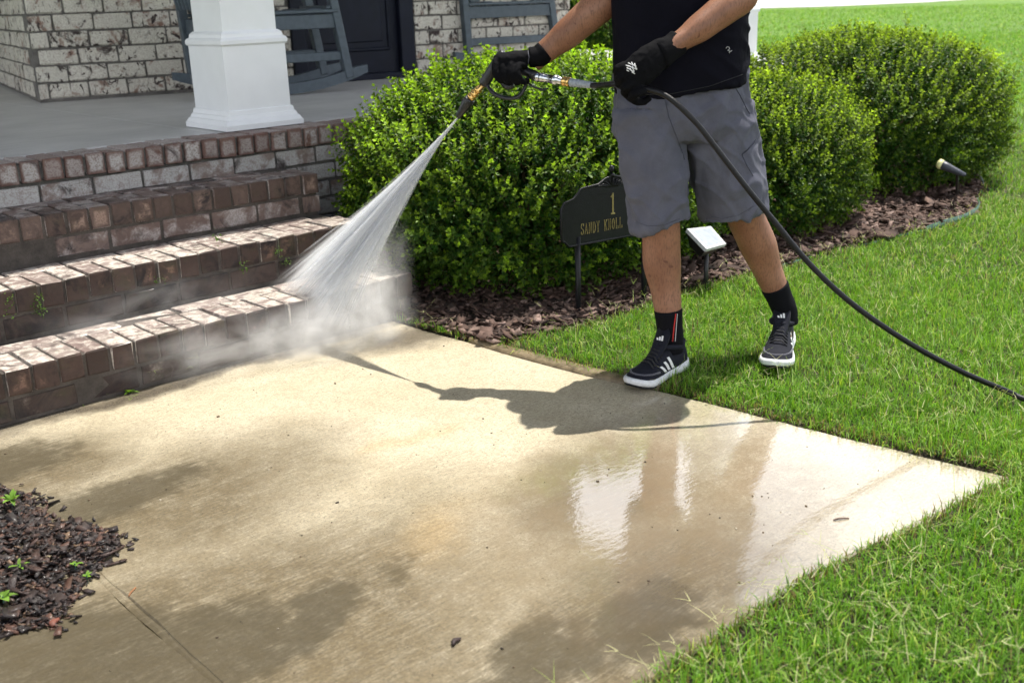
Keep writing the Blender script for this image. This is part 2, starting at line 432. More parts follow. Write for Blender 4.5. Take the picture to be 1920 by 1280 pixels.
idx = np.arange(nx*ny).reshape(ny, nx)
quads = np.stack([idx[:-1, :-1], idx[:-1, 1:], idx[1:, 1:], idx[1:, :-1]], -1).reshape(-1, 4)
gcol = np.zeros((nx*ny, 3)); gcol[:] = (0, 0, 0)
gcol[inpoly(GX.ravel(), GY.ravel(), BED)] = (1, 0, 0)
def ground_mat():
    g = NT('lawn soil'); v = g.pos(); a = g.n('Attribute', attribute_name='Col').outputs['Color']
    soil = g.mix(g.ramp(g.noise(v, 30, 5), .3, .7), (.035, .028, .015), (.075, .06, .03))
    # beyond the modelled blades the sward reads as one green surface
    d = g.n('VectorMath', {0: v, 1: (1.2, -2.2, 0)}, operation='DISTANCE').outputs['Value']
    gr = g.mix(g.ramp(g.noise(g.vm('MULTIPLY', v, (1, 1, 1)), 1.3, 5, .6), .3, .7), (.10, .20, .022), (.16, .29, .032))
    gr = g.mix(g.math('MULTIPLY', g.ramp(g.noise(v, 26, 4, .7), .4, .65), .55), gr, (.07, .155, .016))
    c = g.mix(g.ramp(d, 5.0, 10.0), soil, gr)
    mul = g.mix(g.noise(v, 90, 4), (.02, .012, .009), (.055, .034, .026))
    c = g.mix(a, c, mul)
    g.bsdf(c, .95, **{'Normal': g.bump(g.noise(v, 24, 6, .75), 1.0, .05)}); return g.m
gm_ = fast_mesh('ground', np.c_[GX.ravel(), GY.ravel(), GZ.ravel()], None, quads, gcol, True)
tag(obj('ground', gm_, ground_mat()), 'green lawn and soil reaching to the far street', 'ground', kind='structure')

# ---- concrete walkway
def walk_mat():
    g = NT('wet dirty concrete'); v = g.pos()
    dv = g.n('TexNoise', {'Vector': v, 'Scale': 3.2, 'Detail': 5, 'Roughness': .6}).outputs['Color']
    warp = g.vm('ADD', v, g.vm('MULTIPLY', g.vm('SUBTRACT', dv, (.5, .5, .5)), (.42, .30, 0)))
    def ell(cx, cy, rx, ry, ang=0.0, a=1.0, b=.45):
        p = g.vm('SUBTRACT', warp, (cx, cy, 0))
        p = g.n('VectorRotate', {'Vector': p, 'Axis': (0, 0, 1), 'Angle': -math.radians(ang)}, rotation_type='AXIS_ANGLE').outputs[0]
        p = g.vm('MULTIPLY', p, (1/rx, 1/ry, 0))
        return g.ramp(g.n('VectorMath', {0: p}, operation='LENGTH').outputs['Value'], b, a, 1, 0)
    def mx(*m):
        r = m[0]
        for k in m[1:]: r = g.math('MAXIMUM', r, k)
        return r
    broom = g.noise(g.vm('MULTIPLY', g.vm('ADD', v, g.vm('MULTIPLY', g.vm('SUBTRACT', dv, (.5, .5, .5)), (0, .05, 0))), (9, 130, 1)), 1.0, 5, .75)
    broomf = g.noise(g.vm('MULTIPLY', v, (14, 320, 1)), 1.0, 3, .6)
    n1 = g.noise(v, 2.4, 5, .6, .5); n2 = g.noise(v, 16, 5, .65); n3 = g.noise(v, 240, 3, .7)
    clean = g.mix(g.ramp(n1, .3, .7), (.50, .43, .29), (.60, .53, .385))
    clean = g.mix(g.math('MULTIPLY', g.ramp(n2, .4, .75), .35), clean, (.40, .33, .22))
    # sand grains and pits
    grain = g.math('MULTIPLY', g.ramp(n3, .50, .68), g.ramp(g.noise(v, 46, 3), .3, .7, .35, .9))
    clean = g.mix(grain, clean, (.25, .20, .135))
    pit = g.math('MULTIPLY', g.ramp(g.n('TexVoronoi', {'Vector': v, 'Scale': 58}).outputs['Distance'], .10, .17, 1, 0), g.ramp(g.noise(v, 5, 3), .44, .58))
    clean = g.mix(g.math('MULTIPLY', pit, .75), clean, (.13, .10, .07))
    # grime left where the washing has not reached; one patch also paints the legs' reflection
    dirt = mx(ell(-.60, -2.45, .85, .66, 0, 1.25, .45), ell(-.30, -1.75, .62, .46, 10, 1.2, .25), ell(-.62, -1.25, .50, .36, -10, 1.2, .35), ell(.05, -2.92, .70, .30, 5, 1.25, .35), ell(.46, -2.52, .36, .28, 35, 1.3, .2), g.math('MULTIPLY', ell(-.1, -2.3, .5, .3, 20, 1.3, .1), .7))
    film = g.math('MULTIPLY', dirt, g.ramp(g.math('ADD', g.math('MULTIPLY', broom, .42), g.math('ADD', g.math('MULTIPLY', n2, .32), g.math('MULTIPLY', g.noise(v, 120, 4, .75), .26))), .30, .54, .46, 1))
    c = g.mix(g.math('MULTIPLY', film, .93), clean, g.mix(n2, (.070, .050, .021), (.150, .110, .052)))
    # dark silt standing in shallow puddles
    pud = mx(ell(-.62, -1.16, .36, .20, 0, 1.2, .3), ell(-.45, -1.62, .42, .17, 8, 1.2, .25), ell(-.62, -2.40, .30, .20, 20, 1.2, .25), ell(-.85, -2.25, .4, .35, 0, 1.2, .3), ell(-.42, -2.46, .24, .09, 15, 1.2, .25), ell(-.16, -2.88, .24, .12, 0, 1.2, .3), ell(.08, -2.96, .24, .13, 10, 1.2, .3), g.math('MULTIPLY', ell(-.14, -2.40, .15, .05, 35, 1.2, .1), .6), ell(-.80, -2.55, .4, .2, 10, 1.2, .3))
    pud_c = g.math('MULTIPLY', g.ramp(g.math('ADD', pud, g.math('ADD', g.math('MULTIPLY', g.math('SUBTRACT', n2, .5), 1.3), g.math('MULTIPLY', g.math('SUBTRACT', broom, .5), .8))), .22, .86), g.ramp(g.noise(v, 105, 5, .8), .32, .60, .45, 1))
    c = g.mix(g.math('MULTIPLY', pud_c, .88), c, g.mix(n1, (.036, .028, .012), (.075, .057, .025)))
    # rust coloured leaf stains
    rust = mx(ell(.02, -2.33, .22, .12, 20, 1.1, .0), ell(.33, -1.86, .24, .05, 8, 1, .1))
    c = g.mix(g.math('MULTIPLY', rust, .28), c, (.46, .29, .10))
    # brown silt by the grass and along the kerb of the steps
    edge = mx(ell(.98, -1.10, .5, .16, 0, 1, .2), ell(.1, -.90, 1.4, .085, 0, 1, .3))
    c = g.mix(g.math('MULTIPLY', edge, .85), c, (.075, .056, .034))
    seam = g.math('MULTIPLY', g.ramp(g.noise(g.vm('MULTIPLY', v, (60, 4, 1)), 1, 3), .4, .6), 0.0)
    gr_ = g.noise(v, 105, 5, .82); gr2 = g.noise(g.vm('MULTIPLY', v, (38, 150, 1)), 1.0, 4, .8)
    gm2 = g.ramp(g.math('ADD', g.math('MULTIPLY', gr_, .62), g.math('MULTIPLY', gr2, .38)), .36, .64, .50, 1.16, False)
    c = g.mix(1.0, c, g.n('CombineColor', {0: gm2, 1: gm2, 2: gm2}).outputs[0], 'MULTIPLY')
    spk = g.math('MULTIPLY', g.ramp(g.n('TexVoronoi', {'Vector': v, 'Scale': 95}).outputs['Distance'], .13, .20, 1, 0), g.ramp(g.noise(v, 31, 2), .50, .56))
    c = g.mix(g.math('MULTIPLY', spk, .7), c, (.09, .07, .045))
    # standing water film: wet nearly everywhere, mirror flat in places
    flat = mx(ell(.80, -2.72, .95, .62, 8, 1.15, .6), g.math('MULTIPLY', pud, .0), ell(-.1, -.93, 1.5, .06, 0, 1.2, .4))
    wetz = g.math('MULTIPLY', ell(.56, -2.60, .66, .48, 10, 1.2, .4), g.ramp(g.math('ADD', g.math('MULTIPLY', n2, .6), g.math('MULTIPLY', g.noise(v, 120, 4, .75), .4)), .34, .58, .45, 1))
    c = g.mix(g.math('MULTIPLY', wetz, .72), c, g.mix(n2, (.15, .105, .055), (.24, .18, .105)))
    rip = g.math('ADD', g.math('MULTIPLY', broomf, .6), g.math('MULTIPLY', n3, .5))
    hgt = g.math('ADD', g.math('MULTIPLY', broom, .5), g.math('ADD', g.math('MULTIPLY', n3, .5), g.math('MULTIPLY', broomf, .4)))
    cn = g.bump(rip, .035, .002, g.bump(g.noise(g.vm('MULTIPLY', v, (1, 2.2, 1)), 30, 2), .018, .02))
    rough = g.ramp(n2, .3, .7, .62, .82)
    g.bsdf(c, rough, **{'Normal': g.bump(hgt, .42, .004), 'Coat Weight': g.ramp(flat, 0, 1, .16, 1.0), 'Coat Roughness': g.ramp(flat, .0, .75, .26, .012), 'Coat IOR': g.ramp(flat, .1, .9, 1.5, 2.7), 'Coat Normal': cn, 'Specular IOR Level': .4})
    return g.m
MT['walk'] = walk_mat()
def wobble(poly, step, amp):
    out = []; n = len(poly)
    for i in range(n):
        a = Vector(poly[i]); b = Vector(poly[(i+1) % n]); L = (b-a).length; k = max(1, int(L/step)); nrm = Vector((-(b-a).y, (b-a).x)).normalized()
        for j in range(k):
            p = a+(b-a)*(j/k); w = noise.noise(Vector((p.x*9, p.y*9, 3.1)))*amp+noise.noise(Vector((p.x*40, p.y*40, 1.1)))*amp*.4
            out.append(p+nrm*w*(0 if j == 0 else 1))
    return out
JX = -.612   # control joint between the two slabs
def clip_x(poly, xc, keep_right):
    out = []; n = len(poly); s = 1 if keep_right else -1
    for i in range(n):
        a = poly[i]; b = poly[(i+1) % n]; ia = (a[0]-xc)*s >= 0; ib = (b[0]-xc)*s >= 0
        if ia: out.append(a)
        if ia != ib:
            t = (xc-a[0])/(b[0]-a[0]); out.append((xc, a[1]+t*(b[1]-a[1])))
    return out
walk = empty('walkway'); tag(walk, 'tan concrete walkway, wet and streaked with brown dirt, below the brick steps', 'walkway', kind='structure')
for xc, kr in ((JX+.003, True), (JX-.003, False)):
    pl = wobble(clip_x(WALK, xc, kr), .04, .006)
    mb = MB(); n = len(pl)
    ins = []
    cxm = sum(p.x for p in pl)/n; cym = sum(p.y for p in pl)/n
    for i in range(n):
        t = (pl[(i+1) % n]-pl[i-1]).normalized(); nr = Vector((-t.y, t.x))
        ins.append(pl[i]+nr*.007*(1 if True else -1))
    area = sum(pl[i].x*pl[(i+1) % n].y-pl[(i+1) % n].x*pl[i].y for i in range(n))
    if area < 0: ins = [pl[i]*2-ins[i] for i in range(n)]
    vs = [(p.x, p.y, 0) for p in ins]+[(p.x, p.y, -.007) for p in pl]+[(p.x, p.y, -.10) for p in pl]
    fs = [tuple(range(n)) if area > 0 else tuple(reversed(range(n)))]
    for k in (0, 1):
        for i in range(n):
            j = (i+1) % n; q = (k*n+i, (k+1)*n+i, (k+1)*n+j, k*n+j); fs.append(q if area > 0 else tuple(reversed(q)))
    mb.add(vs, fs); mb.obj('slab', MT['walk'], walk)
mb = MB()
jp = [Vector((JX+.002*noise.noise(Vector((0, y*9, 5))), y, -.0042+.0016*noise.noise(Vector((3, y*14, 0))))) for y in np.arange(-3.08, -.9, .03)]
mb.tube(jp, [(.0105, .0042) for p in jp], 6); mb.obj('joint_filler', MT['walk'], walk)
# brown kerb lip between the slab and the bed
def dirty_concrete():
    g = NT('stained concrete lip'); v = g.pos()
    c = g.mix(g.ramp(g.noise(v, 24, 5, .7), .3, .7), (.09, .065, .03), (.24, .18, .10))
    g.bsdf(c, .6, **{'Normal': g.bump(g.noise(v, 150, 4), .6, .005), 'Coat Weight': .3, 'Coat Roughness': .2}); return g.m
lp = [Vector((x+.012, y, .000)) for x, y in [(1.022, -1.30), (1.034, -1.442), (1.050, -1.65), (1.067, -1.85), (1.085, -2.0), (1.10, -2.12)]]
lp = catmull(lp, 5)
MB().tube(lp, [(.034*(1-abs(2*i/(len(lp)-1)-1)**3*.75), .016) for i in range(len(lp))], 10).obj('kerb_lip', dirty_concrete(), walk, True)

# ---- far street seen above the lawn
sa, sb_ = Vector((45.0, 40.0, 0)), Vector((72.0, 15.0, 0))
mb = MB(); st = []
for k, (px, py) in enumerate([(1100, 18), (1300, 16.5), (1420, 15.5), (1560, 12), (1740, 4), (1900, -6), (2100, -16)]):
    d = at(px, py, 1)-CAM; p = CAM+d*((.03-CAM.z)/d.z); st.append(p)
nn = len(st); outer = [p+Vector((60, 55, 0)) for p in st]
mb.add(st+outer, [(i, nn+i, nn+i+1, i+1) for i in range(nn-1)])
ms = mb.mesh('street'); 
tag(obj('street', ms, simple('pale sunlit concrete street', (.62, .61, .58), .8, .4, .05)), 'pale concrete street beyond the lawn', 'street', kind='structure')

# ------------------------------------------------------------------ bricks
def brick_mesh(name, size, bev, jit, seed):
    """bevelled block with uneven, chipped edges; 44 triangles"""
    rnd = random.Random(seed); bm = bmesh.new(); bmesh.ops.create_cube(bm, size=1)
    for v in bm.verts: v.co = Vector((v.co.x*size[0], v.co.y*size[1], v.co.z*size[2]))
    bmesh.ops.bevel(bm, geom=bm.edges[:], offset=bev, segments=1, affect='EDGES')
    for v in bm.verts: v.co += Vector((rnd.uniform(-1, 1), rnd.uniform(-1, 1), rnd.uniform(-1, 1)))*jit
    m = bpy.data.meshes.new(name); bm.to_mesh(m); bm.free(); return m
BR = {}
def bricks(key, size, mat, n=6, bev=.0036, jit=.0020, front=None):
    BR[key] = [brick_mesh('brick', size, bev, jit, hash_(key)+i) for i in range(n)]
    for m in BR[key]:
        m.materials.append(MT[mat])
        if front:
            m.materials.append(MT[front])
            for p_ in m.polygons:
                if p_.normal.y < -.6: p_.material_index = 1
def hash_(s): return sum(ord(c)*(i+3) for i, c in enumerate(s))
def brick(key, loc, parent, rz=0.0, name='brick', sx=1.0):
    o = bpy.data.objects.new(name, random.choice(BR[key])); o.location = loc
    o.rotation_euler = (random.gauss(0, .006), random.gauss(0, .006), rz+random.gauss(0, .006))
    if sx != 1.0: o.scale = (sx, 1, 1)
    return link(o, parent)

PITCH_B = .081
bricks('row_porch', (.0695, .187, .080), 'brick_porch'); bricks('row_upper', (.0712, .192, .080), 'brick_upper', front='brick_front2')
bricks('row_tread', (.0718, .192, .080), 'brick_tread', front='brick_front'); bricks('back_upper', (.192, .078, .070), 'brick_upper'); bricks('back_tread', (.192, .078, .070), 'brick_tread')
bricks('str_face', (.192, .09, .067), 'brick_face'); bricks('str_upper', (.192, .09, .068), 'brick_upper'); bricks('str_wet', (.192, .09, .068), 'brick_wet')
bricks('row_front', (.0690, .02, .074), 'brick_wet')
bricks('wall', (.2175, .09, .0855), 'brick_wall', 8, .005, .003)

X_END = 1.09; X_BEG = -1.15
steps = empty('brick_steps', (0, 0, 0)); tag(steps, 'three weathered brick steps rising from the walkway to the porch', 'steps')
core = MB()
OFF = {1: -.4305, 2: -.2725, 3: -.1252}
for s in (1, 2, 3):
    top = RISE*s-.0055; yf = -TREAD*(4-s)
    core.box(((X_BEG+X_END-.010)/2-.002, (yf+.0065)/2, top/2), (X_END-X_BEG-.014, -yf-.0065, top), bev=.002)
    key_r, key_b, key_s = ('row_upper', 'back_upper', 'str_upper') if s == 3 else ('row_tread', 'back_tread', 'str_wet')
    k0 = math.floor((X_BEG-OFF[s])/PITCH_B)+1; k = k0
    while OFF[s]+PITCH_B*(k+1) <= X_END+.03:
        x = OFF[s]+PITCH_B*(k+.5)
        brick(key_r, (x, yf+.096+random.gauss(0, .0022), RISE*s-.040+random.gauss(0, .0010)), steps)
        k += 1
    # narrow course of long bricks closing the tread behind
    x = X_END-.10-.05*s
    while x > X_BEG+.1:
        brick(key_b, (x, yf+.192+.0095+.039, RISE*s-.0365+random.gauss(0, .0016)), steps); x -= .2025
    x = X_END-.098-(.1 if s % 2 else 0)
    if s % 2: brick(key_s, (X_END-.043, yf+.0475, RISE*s-.080-.011-.034), steps, sx=.42)
    while x > X_BEG+.1:
        brick(key_s, (x, yf+.0475+random.gauss(0, .002), RISE*s-.080-.011-.034), steps); x -= .2025
core.obj('mortar_core', MT['mortar_dark'], steps)

porch = empty('brick_porch', (0, 0, 0)); tag(porch, 'raised porch of grey concrete with brick edge and whitewashed brick face', 'porch')
PX1 = 6.4
pc = MB(); pc.box(((X_BEG-.5+PX1)/2, 1.8+.021, (PORCH-.022)/2-.02), (PX1-X_BEG+.5, 3.6, PORCH-.022+.04), bev=.004)
pc = MB(); pc.box(((X_BEG-.5+PX1)/2, 1.8+.021, (PORCH-.055)/2-.02), (PX1-X_BEG+.5, 3.6, PORCH-.055+.04), bev=.004); pc.box(((X_BEG-.5+PX1)/2, .103, PORCH-.040), (PX1-X_BEG+.49, .184, .060), bev=.002)
pc.obj('foundation', MT['mortar'], porch)
def slab_mat():
    g = NT('grey porch concrete'); v = g.pos()
    c = g.mix(g.ramp(g.noise(v, 3, 5), .3, .7), (.44, .435, .435), (.54, .53, .525))
    c = g.mix(g.math('MULTIPLY', g.ramp(g.noise(g.vm('MULTIPLY', v, (3, 26, 1)), 1.0, 4), .5, .7), .35), c, (.34, .335, .33))
    c = g.mix(g.math('MULTIPLY', g.ramp(g.noise(v, 160, 3), .5, .75), .3), c, (.28, .27, .26))
    g.bsdf(c, .55, **{'Normal': g.bump(g.noise(v, 120, 5), .25, .004), 'Coat Weight': .25, 'Coat Roughness': .25}); return g.m
MT['slab'] = slab_mat()
for x0, x1 in ((X_BEG-.45, .893), (.898, 3.66), (3.665, PX1)):
    MB().box(((x0+x1)/2, (.198+(7.0 if x0 < 1 else 3.6))/2, PORCH-.030), (x1-x0, (7.0 if x0 < 1 else 3.6)-.198, .060), bev=.0012).obj('floor_slab', MT['slab'], porch)
k = math.floor((X_BEG-.2)/PITCH_B)
while PITCH_B*(k+1) < 5.6:
    brick('row_porch', (PITCH_B*(k+.5), .0935+random.gauss(0, .002), PORCH-.040+random.gauss(0, .0015)), porch); k += 1
for c_ in range(7):
    z = PORCH-.080-.011-.0335-c_*.0785
    x = X_BEG+.1+(.101 if c_ % 2 else 0) if c_ < 2 else X_END-.05+(.101 if c_ % 2 else 0)
    x1 = 3.2 if c_ < 5 else 2.2
    while x < x1:
        brick('str_face', (x, .055+random.gauss(0, .0022), z), porch, sx=1.0); x += .2025

# ---- house wall, a few degrees off the porch edge
WA = math.radians(-12); WO = Vector((1.014, 2.588, PORCH)); wu = Vector((math.cos(WA), math.sin(WA), 0)); wnrm = Vector((-wu.y, wu.x, 0))
house = empty('house', WO, WA); tag(house, 'house of whitewashed brick behind the porch', 'house')
LP, RP = .229, .0975
D0, D1, WEND = 1.60, 2.50, 3.815
core = MB()
core.box((D0/2+.004, .25+.010, 1.54), (D0-.004, .5, 3.08)); core.box(((D1+WEND)/2-.002, .25+.010, 1.54), (WEND-D1-.012, .5, 3.08))
core.box(((D0+D1)/2, .25+.16, 1.54), (D1-D0+.02, .3, 3.08))
core.box((.012+.45, 2.6+.2, 1.54), (.9, 4.6, 3.08)); core.box((WEND-.45-.012, 1.6+.2, 1.54), (.88, 2.6, 3.08))
core.box((-2.2, 4.4, 1.54), (4.6, .3, 3.08))
core.obj('mortar_wall', MT['mortar'], house, local=True)
for c_ in range(9):
    z = .016+RP*(c_+.5); sh = [.062, -.045, .03, .105, .14, -.02, .09, .01, .06][c_]
    x = sh-LP/2 if sh-LP/2 > -.05 else sh+LP/2
    xs = []
    q = sh
    while q > .02: q -= LP
    while q < D0-.03:
        a, b = max(q, 0.0), min(q+LP, D0)
        if b-a > .035: brick('wall', ((a+b)/2+(.0 if a > 0 else .001), .045+random.gauss(0, .002), z), house, sx=(b-a-.0115)/.2175)
        q += LP
    q = 2.95-LP*(2 if c_ % 2 else 2.45)
    while q < WEND:
        a, b = max(q, D1), min(q+LP, WEND)
        if b-a > .035: brick('wall', ((a+b)/2, .045+random.gauss(0, .002), z), house, sx=(b-a-.0115)/.2175)
        q += LP
    q = .095 if c_ % 2 else .21
    while q < 3.3:
        brick('wall', (.045, q+LP/2-.02, z), house, rz=math.pi/2, sx=.95); q += LP
# soffit and roof above the porch, out of the picture, shading porch and upper step
MB().add([(-3.2, -.18, 3.75), (5.3, -.18, 3.75), (5.3, 6.5, 3.75), (-3.2, 6.5, 3.75), (-3.2, -.18, 3.99), (5.3, -.18, 3.99), (5.3, 6.5, 5.8), (-3.2, 6.5, 5.8)],
         [(3, 2, 1, 0), (4, 5, 6, 7), (0, 1, 5, 4), (1, 2, 6, 5), (2, 3, 7, 6), (3, 0, 4, 7)]).obj('roof', MT['roof'], house)
# navy panelled door in the wall
dn = MB(); dn.box(((D0+D1)/2, .06, 1.05), (D1-D0-.004, .04, 2.1), bev=.003); door = dn.obj('door', MT['navy'], house, local=True)
for (x0, x1, z0, z1) in ((D0+.0, D0+.10, .0, 2.1), (D1-.115, D1-.003, .0, 2.1)):
    MB().box(((x0+x1)/2, .018, (z0+z1)/2), (x1-x0-.004, .07, z1-z0-.01), bev=.006).obj('door_frame', MT['navy'], door, local=True)
for z0, z1 in ((.20, .98), (1.06, 1.95)):
    f = MB()
    xa, xb = D0+.16, D1-.18
    for a, b in (((xa, z0), (xb, z0)), ((xb, z0), (xb, z1)), ((xb, z1), (xa, z1)), ((xa, z1), (xa, z0))):
        f.bar((a[0], .036, a[1]), (b[0], .036, b[1]), .022, .022, up=(0, 1, 0), bev=.006)
    f.obj('panel_moulding', MT['navy'], door, local=True)
    MB().box(((xa+xb)/2, .037, (z0+z1)/2), (xb-xa-.10, .02, z1-z0-.10), bev=.006).obj('panel', MT['navy'], door, local=True)
MB().box(((D0+D1)/2, .0, .022), (D1-D0-.01, .12, .044), bev=.006).obj('threshold', MT['navy'], house, local=True)

# ---- porch columns
def column(loc, label, s=.3849, group='white square porch columns'):
    t = empty('porch_column', loc); tag(t, label, 'column', group)
    def sq(prof, name, inset=0.0):
        mb = MB(); rings = []
        for z, w in prof: rings.append([Vector((sx*w/2, sy*w/2, z)) for sx, sy in ((-1, -1), (1, -1), (1, 1), (-1, 1))])
        mb.rings(rings); return mb.obj(name, MT['white'], t, local=True)
    k = s/.3849
    sq([(0, .3849*k), (.022, .3849*k), (.024, .378*k), (.040, .362*k), (.044, .350*k), (.058, .340*k), (.062, .330*k), (.080, .324*k), (.083, .318*k)], 'base_moulding')
    sq([(.082, .309*k), (.356, .309*k)], 'plinth')
    sq([(.355, .318*k), (.362, .327*k), (.376, .327*k), (.384, .316*k), (.388, .300*k), (.402, .296*k), (.408, .286*k), (.414, .272*k)], 'cap_moulding')
    sq([(.412, .262*k), (3.02, .262*k)], 'shaft')
    sq([(2.96, .29*k), (3.00, .32*k), (3.088, .34*k)], 'capital')
    return t
column((.9322+.1925, .1489+.1925, PORCH+.003), 'white square porch column at the top of the brick steps')
p = at(1433, 121, 7.6)
d = at(1433, 121, 1)-CAM; p = CAM+d*((PORCH-CAM.z)/d.z)
column((p.x-.205, p.y+.205, PORCH+.003), 'white sunlit porch column behind the person beside the big round shrub', s=.41)

# ---- rocking chairs, side on to the street
def chair(origin, ang, sb, sf, depth, label):
    t = empty('rocking_chair', origin, ang); tag(t, label, 'chair', 'blue grey rocking chairs on the porch')
    m = MT['chair']
    def P_(name, *bars):
        mb = MB()
        for a, b, w, h, up in bars: mb.bar(a, b, w, h, up, .004)
        return mb.obj(name, m, t, local=True)
    e0, e1 = sb-.12, sf+.155
    cxr = (sb+sf)/2+.02; half = max(cxr-e0, e1-cxr)
    for y in (.02, depth-.02):
        pts = []; N_ = 14
        for i in range(N_+1):
            x = e0+(e1-e0)*i/N_; pts.append((x, .10*((x-cxr)/half)**2))
        mb = MB(); rings = []
        for i, (x, z) in enumerate(pts):
            hh = .062 if 0 < i < N_ else .045
            rings.append([Vector((x, y-.022, z)), Vector((x, y+.022, z)), Vector((x, y+.022, z+hh)), Vector((x, y-.022, z+hh))])
        mb.rings(rings); mb.obj('rocker', m, t, local=True)
        P_('leg', ((sf+.035, y, .075), (sf-.055, y, .66), .05, .062, (0, 1, 0)))
        P_('leg', ((sb+.00, y, .085), (sb-.03, y, .66), .05, .062, (0, 1, 0)), ((sb-.03, y, .66), (sb-.20, y, 1.25), .05, .055, (0, 1, 0)))
        P_('seat_rail', ((sb, y-.003, .408), (sf-.01, y-.003, .408), .032, .084, (0, 0, 1)), ((sb, y-.012, .465), (sf-.012, y-.012, .465), .055, .020, (0, 0, 1)))
        P_('stretcher', ((sb, y, .205), (sf+.01, y, .205), .030, .052, (0, 0, 1)))
        P_('armrest', ((sb-.08, y, .675), (sf+.06, y, .675), .10, .026, (0, 0, 1)))
    P_('cross_rail', ((sf-.02, .03, .42), (sf-.02, depth-.03, .42), .03, .085, (0, 0, 1)))
    P_('cross_rail', ((sb, .03, .40), (sb, depth-.03, .40), .03, .085, (0, 0, 1)))
    P_('cross_rail', ((sb-.19, .03, 1.20), (sb-.19, depth-.03, 1.20), .03, .09, (0, 0, 1)))
    for i in range(7):
        x = sb+.06+(sf-sb-.10)*i/6; P_('seat_slat', ((x, .0, .487-.03*math.sin(i/6*3.1)), (x, depth, .487-.03*math.sin(i/6*3.1)), .085*(sf-sb)/.8, .02, (0, 0, 1)))
    for i in range(5):
        y = .08+(depth-.16)*i/4; P_('back_slat', ((sb-.035, y, .50), (sb-.19, y, 1.22), .055, .018, (0, 1, 0)))
    return t
chair((2.251, 1.512, PORCH+.006), WA, -.60, .20, .46, 'blue grey wooden rocking chair behind the white column left of the door')
chair((4.0, 1.9, PORCH+.006), WA, -.155, .575, .50, 'blue grey wooden rocking chair right of the navy door, above the shrub')

# ------------------------------------------------------------------ foliage
def leaf_tpl(L, W, fold=.25, droop=.15):
    """one leaf along +x, normal +z: five vertices, four triangles"""
    v = np.array([(0, 0, 0), (L*.55, -W/2, fold*W), (L, 0, -droop*L), (L*.55, W/2, fold*W), (L*.5, 0, 0)])
    return v, np.array([(0, 1, 4), (1, 2, 4), (2, 3, 4), (3, 0, 4)])
def rot_to(d, rng, roll=None):
    """matrices taking +x to d (n,3)"""
    d = d/np.linalg.norm(d, axis=1)[:, None]; n = len(d)
    up = np.tile((0, 0, 1.0), (n, 1)); up[np.abs(d[:, 2]) > .95] = (1, 0, 0)
    y = np.cross(up, d); y /= np.linalg.norm(y, axis=1)[:, None]; z = np.cross(d, y)
    if roll is not None:
        c, s_ = np.cos(roll)[:, None], np.sin(roll)[:, None]; y, z = y*c+z*s_, z*c-y*s_
    return np.stack([d, y, z], -1)
def sprig_tpl(rng, npair=5, L=.0225, W=.0128, H=.078):
    V = []; T = []; tip = []; k = 0
    for i in range(npair):
        t = i/(npair-1); z = H*(.12+.88*t); a0 = (math.pi/2)*(i % 2)+rng.uniform(-.3, .3)
        for s_ in (0, 1):
            a = a0+math.pi*s_; el = .35+.75*t+rng.uniform(-.2, .2)
            d = np.array([[math.cos(a)*math.cos(el), math.sin(a)*math.cos(el), math.sin(el)]])
            Rm = rot_to(d, rng, np.array([rng.uniform(-.4, .4)]))[0]; sc = (1.0-.28*t)*rng.uniform(.85, 1.15)
            lv, lt = leaf_tpl(L*sc, W*sc); V.append(lv @ Rm.T+np.array([0, 0, z])); T.append(lt+k); k += len(lv); tip.append(np.full(len(lv), t))
    for j in range(3):
        a = j*2.1+rng.uniform(0, 1); el = 1.0
        d = np.array([[math.cos(a)*math.cos(el), math.sin(a)*math.cos(el), math.sin(el)]]); Rm = rot_to(d, rng, np.array([0.]))[0]
        lv, lt = leaf_tpl(L*.6, W*.6); V.append(lv @ Rm.T+np.array([0, 0, H])); T.append(lt+k); k += len(lv); tip.append(np.full(len(lv), 1.25))
    # thin stem
    w = .0011; st = np.array([(w, 0, -.02), (-w*.5, w*.87, -.02), (-w*.5, -w*.87, -.02), (0, 0, H)])
    V.append(st); T.append(np.array([(0, 1, 3), (1, 2, 3), (2, 0, 3)])+k); tip.append(np.full(4, -1.0))
    return np.concatenate(V), np.concatenate(T), np.concatenate(tip)
TPL = [sprig_tpl(np.random.default_rng(i)) for i in range(7)]
def scatter_sprigs(P, D, S, rng, old_shade, new, new_lit):
    """P positions, D outward directions, S scale; returns verts, tris, colours"""
    allV = []; allT = []; allC = []; k = 0; which = rng.integers(0, len(TPL), len(P))
    for w, (tv, tt, tip) in enumerate(TPL):
        sel = np.where(which == w)[0]
        if not len(sel): continue
        Rm = rot_to(D[sel], rng, rng.uniform(0, 6.28, len(sel)))
        # template grows along z: map z->d
        Rz = np.stack([Rm[:, :, 1], Rm[:, :, 2], Rm[:, :, 0]], -1)
        V = np.einsum('nij,vj->nvi', Rz, tv)*S[sel][:, None, None]+P[sel][:, None, :]
        T = tt[None]+np.arange(len(sel))[:, None, None]*len(tv)+k; k += len(sel)*len(tv)
        nw = new_lit[sel][:, None]*np.clip(tip, 0, 1.3)[None]
        br = rng.uniform(.75, 1.25, (len(sel), 1, 1))*rng.uniform(.85, 1.15, (len(sel), len(tv)//5+1)).repeat(5, 1)[:, :len(tv), None]
        C = (np.array(old_shade)*(1-nw[..., None])+np.array(new)*nw[..., None])*br
        C[:, tip < 0] = (.10, .10, .03)
        allV.append(V.reshape(-1, 3)); allT.append(T.reshape(-1, 3)); allC.append(C.reshape(-1, 3))
    return np.concatenate(allV), np.concatenate(allT), np.clip(np.concatenate(allC), 0, 1)
